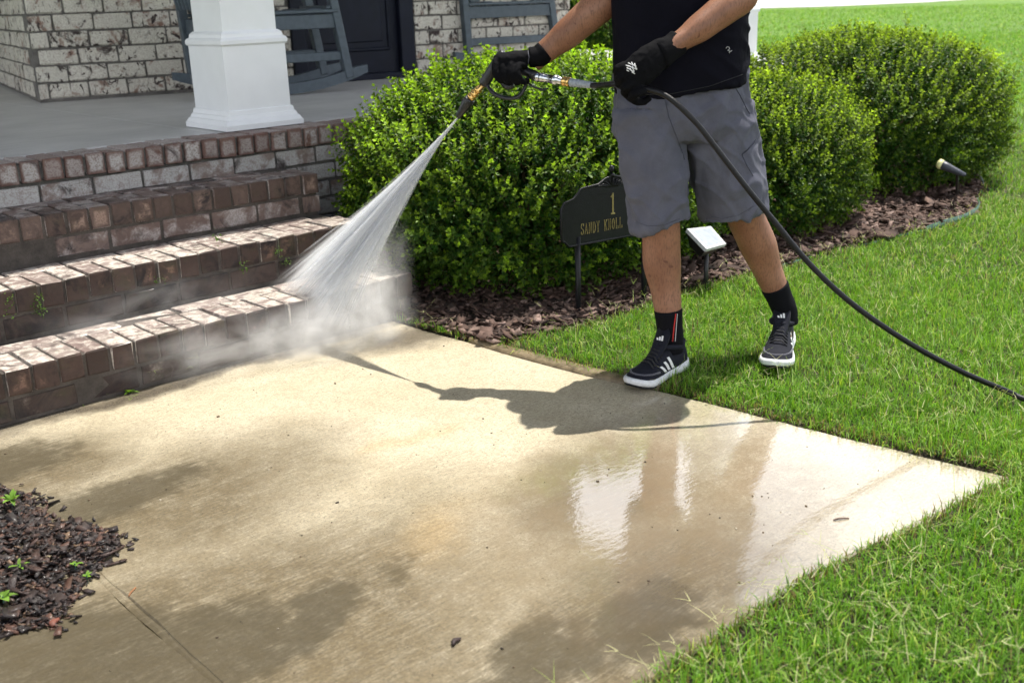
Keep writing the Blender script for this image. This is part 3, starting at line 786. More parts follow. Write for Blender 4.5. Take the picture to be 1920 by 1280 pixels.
def shrub(name, label, c, rx, ry, h, zc, n_out, n_in, seed, scale=1.0, e=2.4, group=None, cat='shrub', new=(.48, .70, .05), old_shade=(.022, .076, .007), shoots=7):  # old leaf colour darkened further to carry the crown's shade
    rng = np.random.default_rng(seed); root = empty(name, (c[0], c[1], 0)); tag(root, label, cat, group)
    lump = [(rng.normal(size=3), rng.uniform(.4, 1)) for _ in range(60)]
    def surf(n):
        v = rng.normal(size=(n*2, 3)); v /= np.linalg.norm(v, axis=1)[:, None]; v = v[v[:, 2] > -.80][:n]
        s_ = (np.abs(v)**e).sum(1)**(-1/e); b = np.zeros(len(v))
        for d, a in lump:
            d = d/np.linalg.norm(d); b += a*np.exp(((v @ d)-1)*70)
        q = v*s_[:, None]*(1+.075*(b-.45))[:, None]
        q[:, :2] *= (1+.16*np.clip(-q[:, 2], 0, 1))[:, None]
        rz = np.where(q[:, 2] > 0, h-zc, zc*1.0)
        p = np.c_[q[:, 0]*rx, q[:, 1]*ry, zc+q[:, 2]*rz]
        nrm = np.c_[v[:, 0]/rx, v[:, 1]/ry, v[:, 2]/rz]; nrm /= np.linalg.norm(nrm, axis=1)[:, None]
        return p, nrm
    p, nr = surf(n_out); n = len(p)
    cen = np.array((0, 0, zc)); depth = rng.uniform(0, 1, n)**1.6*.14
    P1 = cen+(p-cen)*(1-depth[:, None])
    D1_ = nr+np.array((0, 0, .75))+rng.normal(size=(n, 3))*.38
    N1 = np.clip(rng.normal(.70, .28, n)-depth*3.4, 0, 1)*np.clip(.6+.6*nr[:, 2], .35, 1)  # tips fade inward and underneath: crown shade painted into leaf colour
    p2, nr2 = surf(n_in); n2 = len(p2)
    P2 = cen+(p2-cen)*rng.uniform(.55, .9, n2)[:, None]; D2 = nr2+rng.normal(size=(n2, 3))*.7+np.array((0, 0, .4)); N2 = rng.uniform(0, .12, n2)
    # a few longer shoots standing out of the outline
    p3, nr3 = surf(shoots*6); k3 = nr3[:, 2] > .35; p3, nr3 = p3[k3][:shoots], nr3[k3][:shoots]
    P3 = []; D3 = []
    for a, b in zip(p3, nr3):
        L = rng.uniform(.03, .10); d = b+np.array((0, 0, 1.0)); d /= np.linalg.norm(d)
        for t in np.linspace(0, 1, 4): P3.append(a+d*L*t); D3.append(d+rng.normal(size=3)*.25)
    P3 = np.array(P3); D3 = np.array(D3)
    P = np.concatenate([P1, P2, P3]); D = np.concatenate([D1_, D2, D3]); S = rng.uniform(.75, 1.25, len(P))*scale
    S[n:n+n2] *= 1.35
    NW = np.concatenate([N1, N2, np.full(len(P3), .7)])
    P[:, 2] = np.maximum(P[:, 2], .02)
    V, T, C = scatter_sprigs(P, D, S, rng, old_shade, new, NW)
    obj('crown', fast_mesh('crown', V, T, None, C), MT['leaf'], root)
    mb = MB()
    for i in range(22):
        a = rng.uniform(0, 6.28); el = rng.uniform(.25, 1.35); r_ = rng.uniform(.6, .85)
        tp = Vector((math.cos(a)*math.cos(el)*rx*r_, math.sin(a)*math.cos(el)*ry*r_, .08+math.sin(el)*(h-.1)*r_))
        b0 = Vector((rng.uniform(-.08, .08), rng.uniform(-.08, .08), -.01)); md = (b0+tp)/2+Vector((0, 0, .06))+Vector(rng.normal(size=3)*.03)
        mb.tube(catmull([b0, md, tp], 4), [.014-.0012*j for j in range(9)], 6)
    mb.obj('stems', MT['stem'], root, True, local=True)
    return root
GS = 'round clipped shrubs in the mulch bed'
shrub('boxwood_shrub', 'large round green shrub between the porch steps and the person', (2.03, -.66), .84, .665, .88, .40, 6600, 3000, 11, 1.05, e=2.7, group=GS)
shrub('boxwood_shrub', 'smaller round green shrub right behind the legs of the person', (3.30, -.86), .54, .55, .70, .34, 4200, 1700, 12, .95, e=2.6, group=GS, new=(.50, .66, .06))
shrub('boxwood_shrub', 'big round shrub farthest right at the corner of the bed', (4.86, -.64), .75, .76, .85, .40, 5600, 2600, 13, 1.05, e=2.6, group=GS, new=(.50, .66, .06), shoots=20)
shrub('garden_hedge', 'dark green hedge past the end of the brick wall', (7.5, 3.75), .9, .7, 1.9, .9, 2200, 1500, 14, 1.7, cat='hedge')

# ---- bark mulch: chips nobody could count
def chips(name, P, L, W, T, C, rng, mat, tilt=.35):
    n = len(P)
    base = np.array([(x, y, z) for z in (-.5, .5) for x, y in ((-.5, -.5), (.5, -.5), (.5, .5), (-.5, .5))])
    V = base[None]*np.stack([L, W, T], -1)[:, None, :]
    V = V+rng.normal(size=V.shape)*np.stack([L*.11, W*.14, T*.15], -1)[:, None, :]
    V[:, :, 2] += (V[:, :, 0]/L[:, None])**2*L[:, None]*rng.uniform(-.25, .35, (n, 1))
    az = rng.uniform(0, 6.28, n); tx = rng.normal(0, tilt, n); ty = rng.normal(0, tilt, n)
    d = np.c_[np.cos(az), np.sin(az), np.sin(ty)]; Rm = rot_to(d, rng, tx)
    V = np.einsum('nij,nvj->nvi', Rm, V)+P[:, None, :]
    q = np.array([(3, 2, 1, 0), (4, 5, 6, 7), (0, 1, 5, 4), (1, 2, 6, 5), (2, 3, 7, 6), (3, 0, 4, 7)])
    Q = q[None]+np.arange(n)[:, None, None]*8
    return fast_mesh(name, V.reshape(-1, 3), None, Q.reshape(-1, 4), np.repeat(C, 8, 0))
rng = np.random.default_rng(5)
n = 30000; X = rng.uniform(1.0, 5.9, n); Y = rng.uniform(-1.72, -.05, n)
keep = inpoly(X, Y, BED) & (rng.uniform(0, 1, n) < np.where(X > 4.2, .7, 1)); X, Y = X[keep], Y[keep]; n = len(X)
L = rng.lognormal(math.log(.026), .45, n); W = L*rng.uniform(.35, .8, n); T = rng.uniform(.003, .008, n)
Z = ground_z(X, Y)+rng.uniform(.0, .022, n)
pal = np.array([(.050, .028, .020), (.085, .048, .035), (.13, .078, .060), (.19, .125, .10), (.27, .19, .16)])
C = pal[rng.choice(5, n, p=[.22, .3, .26, .16, .06])]*rng.uniform(.8, 1.2, (n, 1))
tag(obj('bark_mulch', chips('bark_mulch', np.c_[X, Y, Z], L, W, T, C, rng, None), MT['mulch']), 'dry reddish brown bark mulch under the round shrubs', 'mulch', kind='stuff')
n = 22000; X = rng.uniform(-1.6, -.45, n); Y = rng.uniform(-2.2, -1.15, n)
keep = inpoly(X, Y, PILE); X, Y = X[keep], Y[keep]
e = .05; inn = (inpoly(X+e, Y, PILE) & inpoly(X-e, Y, PILE) & inpoly(X, Y+e, PILE) & inpoly(X, Y-e, PILE)); e = .13
inn2 = (inpoly(X+e, Y, PILE) & inpoly(X-e, Y, PILE) & inpoly(X, Y+e, PILE) & inpoly(X, Y-e, PILE))
n = len(X); hgt = .003+inn*.010+inn2*.014
Z = rng.uniform(0, 1, n)*hgt+.004
# loose bits washed out along the edge of the heap
m = 90; t = rng.integers(0, 10, m); u_ = rng.uniform(0, 1, m); PA = np.array(PILE)
EX = PA[t, 0]*(1-u_)+PA[t+1, 0]*u_+np.abs(rng.normal(0, .016, m)); EY = PA[t, 1]*(1-u_)+PA[t+1, 1]*u_+rng.normal(0, .035, m)
X = np.r_[X, EX]; Y = np.r_[Y, EY]; Z = np.r_[Z, np.full(m, .004)]; n = len(X)
L = rng.lognormal(math.log(.0145), .45, n); W = L*rng.uniform(.16, .7, n); T = rng.uniform(.0015, .004, n)
pal = np.array([(.016, .010, .009), (.030, .017, .014), (.058, .030, .022), (.10, .046, .030), (.18, .11, .065)])
C = pal[rng.choice(5, n, p=[.34, .32, .2, .1, .04])]*rng.uniform(.8, 1.2, (n, 1))
tag(obj('wet_mulch', chips('wet_mulch', np.c_[X, Y, Z], L, W, T, C, rng, None), MT['mulch_wet']), 'dark wet mulch heap spilling onto the walkway at the left', 'mulch', kind='stuff')

# ---- grass
def lawn_ok(x, y):
    return ~inpoly(x, y, WALK) & ~inpoly(x, y, BED) & ~((y > -.05) & (x < 6.5) & (x > -4))
def blades(P, L, W, az, lean, curl, C):
    n = len(P); d = np.c_[np.cos(az), np.sin(az), np.zeros(n)]; s_ = np.c_[-np.sin(az), np.cos(az), np.zeros(n)]; up = np.array((0, 0, 1.0))
    def pt(t):
        a = lean+curl*t; return P+(d*np.sin(a)[:, None]+up*np.cos(a)[:, None])*(L*t)[:, None]
    p1 = pt(.5); p2 = pt(1.0); w = W[:, None]/2
    V = np.stack([P-s_*w, P+s_*w, p1+s_*w*.85, p1-s_*w*.85, p2], 1)
    k = np.arange(n)[:, None]*5
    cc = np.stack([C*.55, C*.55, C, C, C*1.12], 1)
    return V.reshape(-1, 3), k+np.array([[0, 1, 2, 3]]), k+np.array([[3, 2, 4]]), cc.reshape(-1, 3)
def visible(X, Y, m=160):
    px, py, z = project(np.c_[X, Y, np.full(len(X), .03)])
    return (z > .3) & (px > -m) & (px < 1920+m) & (py > -60) & (py < 1280+m)
rng = np.random.default_rng(21)
bands = [(0, 3.2, 26000), (3.2, 4.6, 19000), (4.6, 6.5, 11000), (6.5, 9.5, 4200), (9.5, 15, 1300), (15, 28, 420), (28, 58, 70)]
GP = []; GS_ = []
for d0, d1, dens in bands:
    lo = -1.33-1, -4.14-1; R0 = d1
    n = int(dens*(2*R0)**2*.30)
    # sample a wedge round the view axis instead of the full disc
    th = math.atan2(F_.y, F_.x)+rng.uniform(-.62, .62, int(dens*.62*(d1**2-d0**2))); rr = np.sqrt(rng.uniform(d0**2, d1**2, len(th)))
    X = CAM.x+np.cos(th)*rr; Y = CAM.y+np.sin(th)*rr
    k = lawn_ok(X, Y) & visible(X, Y); X, Y = X[k], Y[k]
    GP.append(np.c_[X, Y]); GS_.append(np.full(len(X), 1.0 if d1 < 5 else 1.25 if d1 < 7 else 1.7 if d1 < 10 else 2.4 if d1 < 16 else 4.2 if d1 < 30 else 9.0))
GP = np.concatenate(GP); GW = np.concatenate(GS_); n = len(GP)
X, Y = GP.T
edge = ~(lawn_ok(X+.05, Y) & lawn_ok(X-.05, Y) & lawn_ok(X, Y+.05) & lawn_ok(X, Y-.05))
patch = hnoise(X, Y, 1.4, 4)*.5+hnoise(X, Y, 5.1, 6)*.5
L = rng.uniform(.026, .060, n)*(1+.3*patch); L[edge] *= .8; L *= np.where(GW > 2, 1.3, 1)
lean = np.abs(rng.normal(.3, .3, n)); curl = rng.normal(.5, .5, n); az = rng.uniform(0, 6.28, n)
g1 = np.array((.075, .20, .018)); g2 = np.array((.25, .47, .042)); g3 = np.array((.44, .54, .10)); br = np.array((.26, .215, .085))
t = np.clip(rng.normal(.45+.22*patch, .28, n), 0, 1)[:, None]
C = g1*(1-t)+g2*t; y_ = (rng.uniform(0, 1, n) < .09)[:, None]; C = np.where(y_, g3*rng.uniform(.8, 1.1, (n, 1)), C)
b_ = (rng.uniform(0, 1, n) < np.where(edge, .42, .045))[:, None]; C = np.where(b_, br*rng.uniform(.45, 1.1, (n, 1)), C)
Wd = rng.uniform(.0018, .0036, n)*GW
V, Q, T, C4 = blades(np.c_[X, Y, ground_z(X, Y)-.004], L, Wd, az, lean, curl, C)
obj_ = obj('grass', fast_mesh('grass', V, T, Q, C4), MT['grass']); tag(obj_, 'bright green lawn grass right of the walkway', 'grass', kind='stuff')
# pale seed stalks lying over the sward, some forked
k = rng.uniform(0, 1, n) < np.where(GW < 1.1, .017, np.where(GW < 1.5, .026, np.where(GW < 2, .025, 0.0)))
k &= patch > -.75
SX, SY = X[k], Y[k]; SW = GW[k]; m = len(SX)
P = np.c_[SX, SY, ground_z(SX, SY)+rng.uniform(.02, .055, m)]; sa = rng.uniform(0, 6.28, m)
Ls = rng.uniform(.03, .10, m); ln = rng.uniform(.55, 1.5, m)
Cs = np.where(rng.uniform(0, 1, (m, 1)) < .6, np.array((.55, .54, .29)), np.array((.34, .44, .12)))*rng.uniform(.75, 1.15, (m, 1))
P2 = P+np.c_[np.cos(sa)*np.sin(ln), np.sin(sa)*np.sin(ln), np.cos(ln)]*(Ls*.9)[:, None]
Vs, Qs, Ts, Cc = [], [], [], []; off = 0
for (pp, ll, aa, le) in [(P, Ls, sa, ln), (P2, Ls*.5, sa+.6, ln+.1), (P2, Ls*.45, sa-.7, ln+.25)]:
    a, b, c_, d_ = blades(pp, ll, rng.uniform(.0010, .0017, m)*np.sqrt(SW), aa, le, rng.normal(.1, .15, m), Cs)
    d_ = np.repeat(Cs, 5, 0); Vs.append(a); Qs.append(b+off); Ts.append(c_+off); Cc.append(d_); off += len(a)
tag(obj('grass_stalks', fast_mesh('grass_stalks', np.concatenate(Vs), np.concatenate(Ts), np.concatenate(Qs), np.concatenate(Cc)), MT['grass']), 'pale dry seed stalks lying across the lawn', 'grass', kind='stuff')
# thin runners and blades leaning over the edge of the slab

# ------------------------------------------------------------------ person
RV = Vector((R_.x, R_.y, 0)).normalized(); FV = Vector((F_.x, F_.y, 0)).normalized(); ZV = Vector((0, 0, 1))
def ring(c, rx, ry, n=28, tilt=0.0, ax=None, p=2.3, twist=0.0):
    """horizontal oval ring: rx across the picture, ry along the view"""
    a = ax or RV; b = ZV.cross(a); out = []
    for j in range(n):
        t = 2*math.pi*j/n; cc, ss = math.cos(t), math.sin(t)
        k = (abs(cc)**p+abs(ss)**p)**(-1/p)
        out.append(Vector(c)+a*(cc*k*rx)+b*(ss*k*ry)+ZV*(tilt*cc))
    return out
J = dict(pelvis=at(1277, 165, 3.27), Rhip=at(1215, 185, 3.27), Rknee=at(1238, 418, 3.35), Rank=at(1258, 640, 3.45),
         Lhip=at(1340, 165, 3.29), Lknee=at(1392, 392, 3.44), Lank=at(1474, 588, 3.60),
         Rsh=at(1150, -160, 3.16), Relb=at(1140, 2, 3.24), Rwri=at(1012, 106, 3.30), Lsh=at(1388, -175, 3.13), Lelb=at(1392, -4, 3.05), Lwri=at(1258, 90, 3.02),
         neck=at(1262, -235, 3.12), head=at(1215, -330, 3.06))
person = empty('person', ((J['Rank'].x+J['Lank'].x)/2, (J['Rank'].y+J['Lank'].y)/2, 0))
tag(person, 'person in black T-shirt and grey shorts holding a pressure washer gun', 'person')
def limb(mb, pts, rad, n=18, ref=None, k=5):
    P_ = catmull(pts, k); Rr = []
    for i in range(len(P_)):
        t = i/k; a = min(int(t), len(rad)-2); u_ = t-a; u_ = u_*u_*(3-2*u_)
        ra, rb = rad[a], rad[a+1]
        ra = ra if hasattr(ra, '__len__') else (ra, ra); rb = rb if hasattr(rb, '__len__') else (rb, rb)
        Rr.append((ra[0]+(rb[0]-ra[0])*u_, ra[1]+(rb[1]-ra[1])*u_))
    mb.tube(P_, Rr, n, ref=ref); return mb
body = MB()
def mid(a, b, t, off=Vector((0, 0, 0))): return a.lerp(b, t)+off
# legs: calf swells behind and below the knee, then tapers to the ankle
for S in 'RL':
    h, k_, a = J[S+'hip'], J[S+'knee'], J[S+'ank']
    sd_ = -1 if S == 'R' else 1
    c1 = mid(k_, a, .12, FV*.006); c2 = mid(k_, a, .33, FV*.016+RV*.004*sd_); c3 = mid(k_, a, .62, FV*.010); c4 = mid(k_, a, .88)
    limb(body, [h, mid(h, k_, .5), mid(h, k_, .88), k_, c1, c2, c3, c4, a, a-ZV*.03],
         [(.085, .085), (.078, .08), (.062, .066), (.061, .066), (.060, .064), (.061, .065), (.047, .050), (.037, .041), (.032, .036), (.022, .026)], ref=FV)
    fd = (Vector((-.98, -.15, 0)) if S == 'R' else Vector((-.84, -.54, 0))).normalized()
    limb(body, [a-ZV*.055-fd*.025, a-ZV*.06+fd*.05, a-ZV*.07+fd*.12], [(.022, .018), (.024, .016), (.018, .010)], 12, ref=ZV)
# trunk
body.rings([ring(J['pelvis']+ZV*z+d, rx, ry) for z, rx, ry, d in ((-.08, .12, .10, Vector()), (0, .155, .11, Vector()), (.12, .145, .10, FV*.0), (.26, .15, .10, -RV*.01), (.40, .165, .105, -RV*.02), (.50, .15, .09, -RV*.03), (.545, .075, .065, -RV*.035))])
limb(body, [J['neck']-ZV*.05, J['neck']+ZV*.02, J['head']-ZV*.05], [.064, .056, .06], 14)
hd = J['head']; face = (-FV*.8-RV*.55).normalized(); fs_ = ZV.cross(face)
body.ball(hd+ZV*.03, .1, 18, 12, (.92, .78, 1.12), Matrix((face, fs_, ZV)).transposed()); body.ball(hd+face*.03-ZV*.055, .07, 14, 9, (.9, .82, .95), Matrix((face, fs_, ZV)).transposed())
limb(body, [hd+face*.088+ZV*.03, hd+face*.115-ZV*.012, hd+face*.092-ZV*.022], [.010, .015, .012], 8)
for s_ in (-1, 1):
    body.ball(hd+fs_*.079*s_-face*.005+ZV*.005, .03, 8, 6, (.6, .25, 1), Matrix((face, fs_, ZV)).transposed())
limb(body, [hd+face*.086-ZV*.058-fs_*.022, hd+face*.094-ZV*.056, hd+face*.086-ZV*.058+fs_*.022], [.006, .009, .006], 8)
for S in 'RL':
    sh, el, wr = J[S+'sh'], J[S+'elb'], J[S+'wri']
    sd_ = -1 if S == 'R' else 1
    limb(body, [sh-RV*.03*sd_, mid(sh, el, .45), mid(sh, el, .9), el, mid(el, wr, .22, ZV*.004), mid(el, wr, .55), mid(el, wr, .85), wr, wr+(wr-el).normalized()*.03],
         [.058, .052, .046, (.044, .047), (.047, .051), (.042, .047), (.031, .037), (.028, .034), (.027, .033)], 18, ref=ZV)
bm_ = remesh(body, .0065, 5)
bo = obj('body', bm_, MT['skin'], person, False)
hair = MB(); hair.ball(hd+ZV*.045-face*.014, .1, 18, 10, (.93, .84, 1.03), Matrix((face, fs_, ZV)).transposed()); hair.obj('hair', MT['hair'], person, True)
for s_ in (-1, 1): MB().ball(hd+face*.086+fs_*.032*s_+ZV*.012, .011, 8, 6).obj('eye', MT['sole'], person, True)

# shorts: waist, two wide legs, hems turned in
sh_ = MB(); pe = J['pelvis']
sh_.rings([ring(pe+ZV*z+d, rx, ry, 32, tl) for z, rx, ry, tl, d in ((.10, .185, .128, .0, Vector()), (.03, .196, .135, .0, Vector()), (-.05, .205, .14, 0, RV*.002), (-.11, .200, .138, 0, RV*.004), (-.15, .15, .12, 0, RV*.004))])
def short_leg(top, mid_, low, hem, tp, md, lw, hm, tilt):
    rs = [ring(top, *tp, 28), ring(mid_, *md, 28), ring(low, *lw, 28, tilt*.5), ring(hem, *hm, 28, tilt)]
    rs += [ring(hem+ZV*.002, hm[0]-.006, hm[1]-.006, 28, tilt), ring(hem+ZV*.05, hm[0]-.016, hm[1]-.016, 28, tilt)]
    sh_.rings(rs)
short_leg(at(1213, 205, 3.28), at(1222, 290, 3.30), at(1231, 360, 3.33), at(1237, 418, 3.36), (.105, .122), (.099, .112), (.092, .104), (.087, .100), .022)
short_leg(at(1338, 195, 3.30), at(1352, 285, 3.36), at(1364, 345, 3.40), at(1374, 402, 3.44), (.115, .125), (.114, .117), (.107, .110), (.102, .106), .024)
sm = remesh(sh_, .0055, 3)
def folds(p, n):
    q = Vector((p.dot(RV)*8+p.z*2, p.dot(FV)*8, p.z*3.4+p.dot(RV)*4))
    a = noise.noise(q+Vector((3, 7, 1)))*.012
    b = noise.noise(Vector((p.dot(RV)*24+p.z*10, p.dot(FV)*24, p.z*9)))*.0030
    ridge = 1-abs(noise.noise(Vector((p.dot(RV)*11-p.z*7, p.dot(FV)*11, p.z*5+2))))*3.2
    return a+b+max(0, ridge)*.011+max(0, 1-abs(noise.noise(Vector((p.dot(RV)*20+p.z*16, p.dot(FV)*14, p.z*7+5))))*4)*.004
displace(sm, folds)
shorts = obj('shorts', sm, MT['shorts'], person, False); sbv = bvh_of(sm)
def surf_line(bvh, pix, r, name, mat, parent, off=.0006, n=7):
    P_ = []
    for i in range(len(pix)-1):
        for k in range(n):
            t = k/n; P_.append((pix[i][0]+(pix[i+1][0]-pix[i][0])*t, pix[i][1]+(pix[i+1][1]-pix[i][1])*t))
    P_.append(pix[-1]); W_ = [on_surface(bvh, *q, off)[0] for q in P_]; W_ = [w for w in W_ if w is not None]
    if len(W_) > 2: return MB().tube(W_, r, 6).obj(name, mat, parent, True)
surf_line(sbv, [(1248, 190), (1254, 220), (1268, 255), (1284, 300)], .0013, 'seam', MT['seam'], shorts)
surf_line(sbv, [(1376, 160), (1388, 180), (1400, 205), (1406, 214)], .0016, 'seam', MT['seam'], shorts)
surf_line(sbv, [(1190, 415), (1215, 424), (1245, 422), (1275, 410)], .0009, 'hem_stitch', MT['seam'], shorts)
surf_line(sbv, [(1330, 405), (1355, 410), (1385, 403), (1415, 386)], .0009, 'hem_stitch', MT['seam'], shorts)
surf_line(sbv, [(1391, 290), (1402, 281), (1413, 268), (1417, 262)], .0026, 'pocket_zip', MT['seam'], shorts)
surf_line(sbv, [(1391, 290), (1400, 310), (1412, 330)], .0012, 'pocket_seam', MT['seam'], shorts)

# shirt: loose tube over the trunk, sleeves to above the elbow
tm = MB()
tr = [(-.010, .200, .150, .028, RV*-.002), (.03, .203, .150, .022, RV*-.003), (.10, .203, .145, .012, RV*-.004), (.19, .200, .138, .006, RV*-.006), (.29, .200, .136, 0, RV*-.012), (.40, .205, .135, 0, RV*-.02), (.48, .195, .12, 0, RV*-.026), (.53, .13, .09, 0, RV*-.03), (.56, .07, .07, 0, RV*-.034)]
rs = [ring(pe+ZV*z+d, rx, ry, 36, tl) for z, rx, ry, tl, d in tr]
inner = [ring(pe+ZV*z, rx-.008, ry-.008, 36, tl) for z, rx, ry, tl in ((-.008, .200, .150, .028), (.05, .195, .145, .02))]
tm.rings(inner[::-1]+rs)
for S in 'RL':
    sh, el = J[S+'sh'], J[S+'elb']; sd_ = -1 if S == 'R' else 1
    limb(tm, [sh-RV*.06*sd_+ZV*.005, sh, mid(sh, el, .4), mid(sh, el, .66)], [.075, .078, .074, .072], 20)
tmesh = remesh(tm, .006, 4)
def tfold(p, n):
    q = Vector((p.dot(RV)*8+p.z*5, p.dot(FV)*8, p.z*4))
    right = max(0, min(1, ((p-pe).dot(RV)-.02)/.12))
    return noise.noise(q)*.006+max(0, 1-abs(noise.noise(Vector((p.dot(RV)*9+p.z*13, p.dot(FV)*9, p.z*4))))*3.4)*.007*(.3+.7*right)
displace(tmesh, tfold)
shirt = obj('shirt', tmesh, MT['shirt'], person, False); tbv = bvh_of(tmesh)
def marks(bvh, strokes, r, name, mat, parent):
    """flat printed strokes laid on a surface, given in photo pixels"""
    mb = MB()
    for stq in strokes:
        W_ = [on_surface(bvh, *q, .0008)[0] for q in stq]; W_ = [w for w in W_ if w is not None]
        if len(W_) > 1: mb.tube(W_, r, 5)
    if mb.v: mb.obj(name, mat, parent, True)
marks(tbv, [[(1361, 91), (1363, 88), (1367, 89), (1368, 92), (1365, 94)], [(1364, 95), (1370, 97), (1372, 95)], [(1368, 97), (1367, 100)]], .0007, 'chest_mark', MT['print'], shirt)
surf_line(tbv, [(1160, 171), (1200, 178), (1260, 176), (1330, 162), (1392, 140)], .0010, 'hem_stitch', MT['lace'], shirt)

# gloves: palm and five fingers each, one surface
def glove(root_pts, rad, fingers, thumb, cuff, label, ref):
    mb = MB(); limb(mb, root_pts, rad, 18, ref=ref, k=5)
    for pts, r in fingers+[thumb]: limb(mb, pts, r, 10, k=4)
    m = remesh(mb, .0032, 3)
    displace(m, lambda p, n: .0012*noise.noise(p*55)+.0016*max(0, 1-abs(noise.noise(p*30))*4))
    g_ = obj('glove', m, MT['glove'], person, False); g_['label'] = label
    limb(MB_c := MB(), cuff[0], cuff[1], 20, ref=ref, k=4); MB_c.obj('cuff', MT['glove'], g_, True)
    return g_, m
# right hand closed on the gun handle (handle runs from (946,118) to (1000,142))
hx = lambda px, py, d: at(px, py, d)
Rf = []
for i, (kx, ky) in enumerate(((931, 112), (946, 113), (960, 116), (973, 121))):
    Lf = (1.0, 1.06, 1.0, .84)[i]; dd = 3.285-.004*i
    Rf.append(([hx(kx+14, ky+2, dd+.004), hx(kx, ky+3, dd-.012), hx(kx-3, ky+22*Lf, dd-.022), hx(kx+7, ky+38*Lf, dd-.008), hx(kx+17, ky+36*Lf, dd+.022)], [.0115, .0118, .0108, .0098, .0086]))
Rt = ([hx(985, 112, 3.315), hx(968, 118, 3.338), hx(950, 128, 3.345), hx(936, 138, 3.338)], [.015, .0135, .0118, .0095])
gR, gRm = glove([J['Rwri'], hx(990, 108, 3.30), hx(965, 109, 3.295), hx(938, 112, 3.29), hx(930, 115, 3.288)], [(.031, .036), (.022, .040), (.021, .043), (.0185, .040), (.012, .03)], Rf, Rt,
      ([hx(1022, 97, 3.297), hx(1010, 106, 3.30), hx(992, 108, 3.30)], [(.0345, .0385), (.034, .0385), (.030, .040)]), 'black glove closed around the gun handle', FV)
surf_line(bvh_of(gRm), [(990, 96), (992, 108), (990, 120)], .0012, 'cuff_piping', MT['shoe_grey'], gR)
# left hand closed on the hose in front of the belly
Lf_ = []
HO = [(1150, 158, 3.05), (1180, 160, 3.02), (1215, 168, 3.005), (1245, 178, 3.0)]
for i, (kx, ky) in enumerate(((1160, 128), (1164, 146), (1174, 163), (1189, 177))):
    dd = 2.978+.002*i; s_ = (1, 1.05, 1, .86)[i]
    Lf_.append(([hx(kx+20, ky-8, dd+.004), hx(kx, ky, dd-.002), hx(kx-2, ky+12*s_, dd+.030), hx(kx+14, ky+17*s_, dd+.058), hx(kx+30, ky+8*s_, dd+.060)], [.0125, .0128, .0115, .0105, .0095]))
Lt = ([hx(1225, 112, 3.02), hx(1205, 120, 3.055), hx(1185, 138, 3.07), hx(1180, 156, 3.06)], [.016, .0145, .0128, .0105])
gL, gLm = glove([J['Lwri'], hx(1236, 103, 3.0), hx(1208, 124, 2.99), hx(1182, 146, 2.985), hx(1170, 154, 2.986)], [(.033, .028), (.043, .023), (.048, .024), (.045, .0205), (.034, .012)], Lf_, Lt,
      ([hx(1271, 80, 3.026), hx(1258, 90, 3.02), hx(1234, 105, 3.0)], [(.0375, .0335), (.0365, .032), (.044, .0275)]), 'black glove with white print gripping the hose', -FV)
gbv = bvh_of(gLm)
lg = []
for dx, dy, ln, an in ((-5, -7, 8, 25), (3, -4, 9, 25), (-10, -3, 6, 25), (-3, -1, 14, 25), (-6, 3, 11, 25), (4, 2, 9, 25), (-1, 6, 9, 25), (-9, 6, 5, 25), (1, 10, 6, 25)):
    a = math.radians(an); cx_, cy_ = 1186+dx, 127+dy
    lg.append([(cx_-math.cos(a)*ln/2, cy_-math.sin(a)*ln/2), (cx_, cy_), (cx_+math.cos(a)*ln/2, cy_+math.sin(a)*ln/2)])
lg += [[(1184, 117), (1187, 122), (1186, 128), (1189, 134)], [(1190, 119), (1191, 126), (1194, 130)], [(1181, 128), (1184, 133), (1190, 139)]]
marks(gbv, lg, .0013, 'back_print', MT['print'], gL)

# socks
for S, tops, bot in (('R', (584, .042), 640), ('L', (533, .043), 590)):
    k_, a = J[S+'knee'], J[S+'ank']; t0 = .73
    P_ = [mid(k_, a, t0), mid(k_, a, t0+.008), mid(k_, a, .86), mid(k_, a, .97), a-ZV*.03]
    mb = MB(); limb(mb, P_, [(.0445, .0475), (.0455, .0485), (.042, .046), (.041, .047), (.040, .050)], 22, ref=FV, k=5)
    sk = mb.obj('sock', MT['sock'], person, True); m_ = sk.data
    displace(m_, lambda p, n: .0012*noise.noise(p*40))
    if S == 'R':
        bv = bvh_of(m_)
        surf_line(bv, [(1267, 588), (1264, 610), (1261, 640)], .0022, 'red_stripe', MT['sock_red'], sk, .0004)
        surf_line(bv, [(1270, 588), (1268, 610), (1266, 640)], .0011, 'white_stripe', MT['sock_white'], sk, .0006)

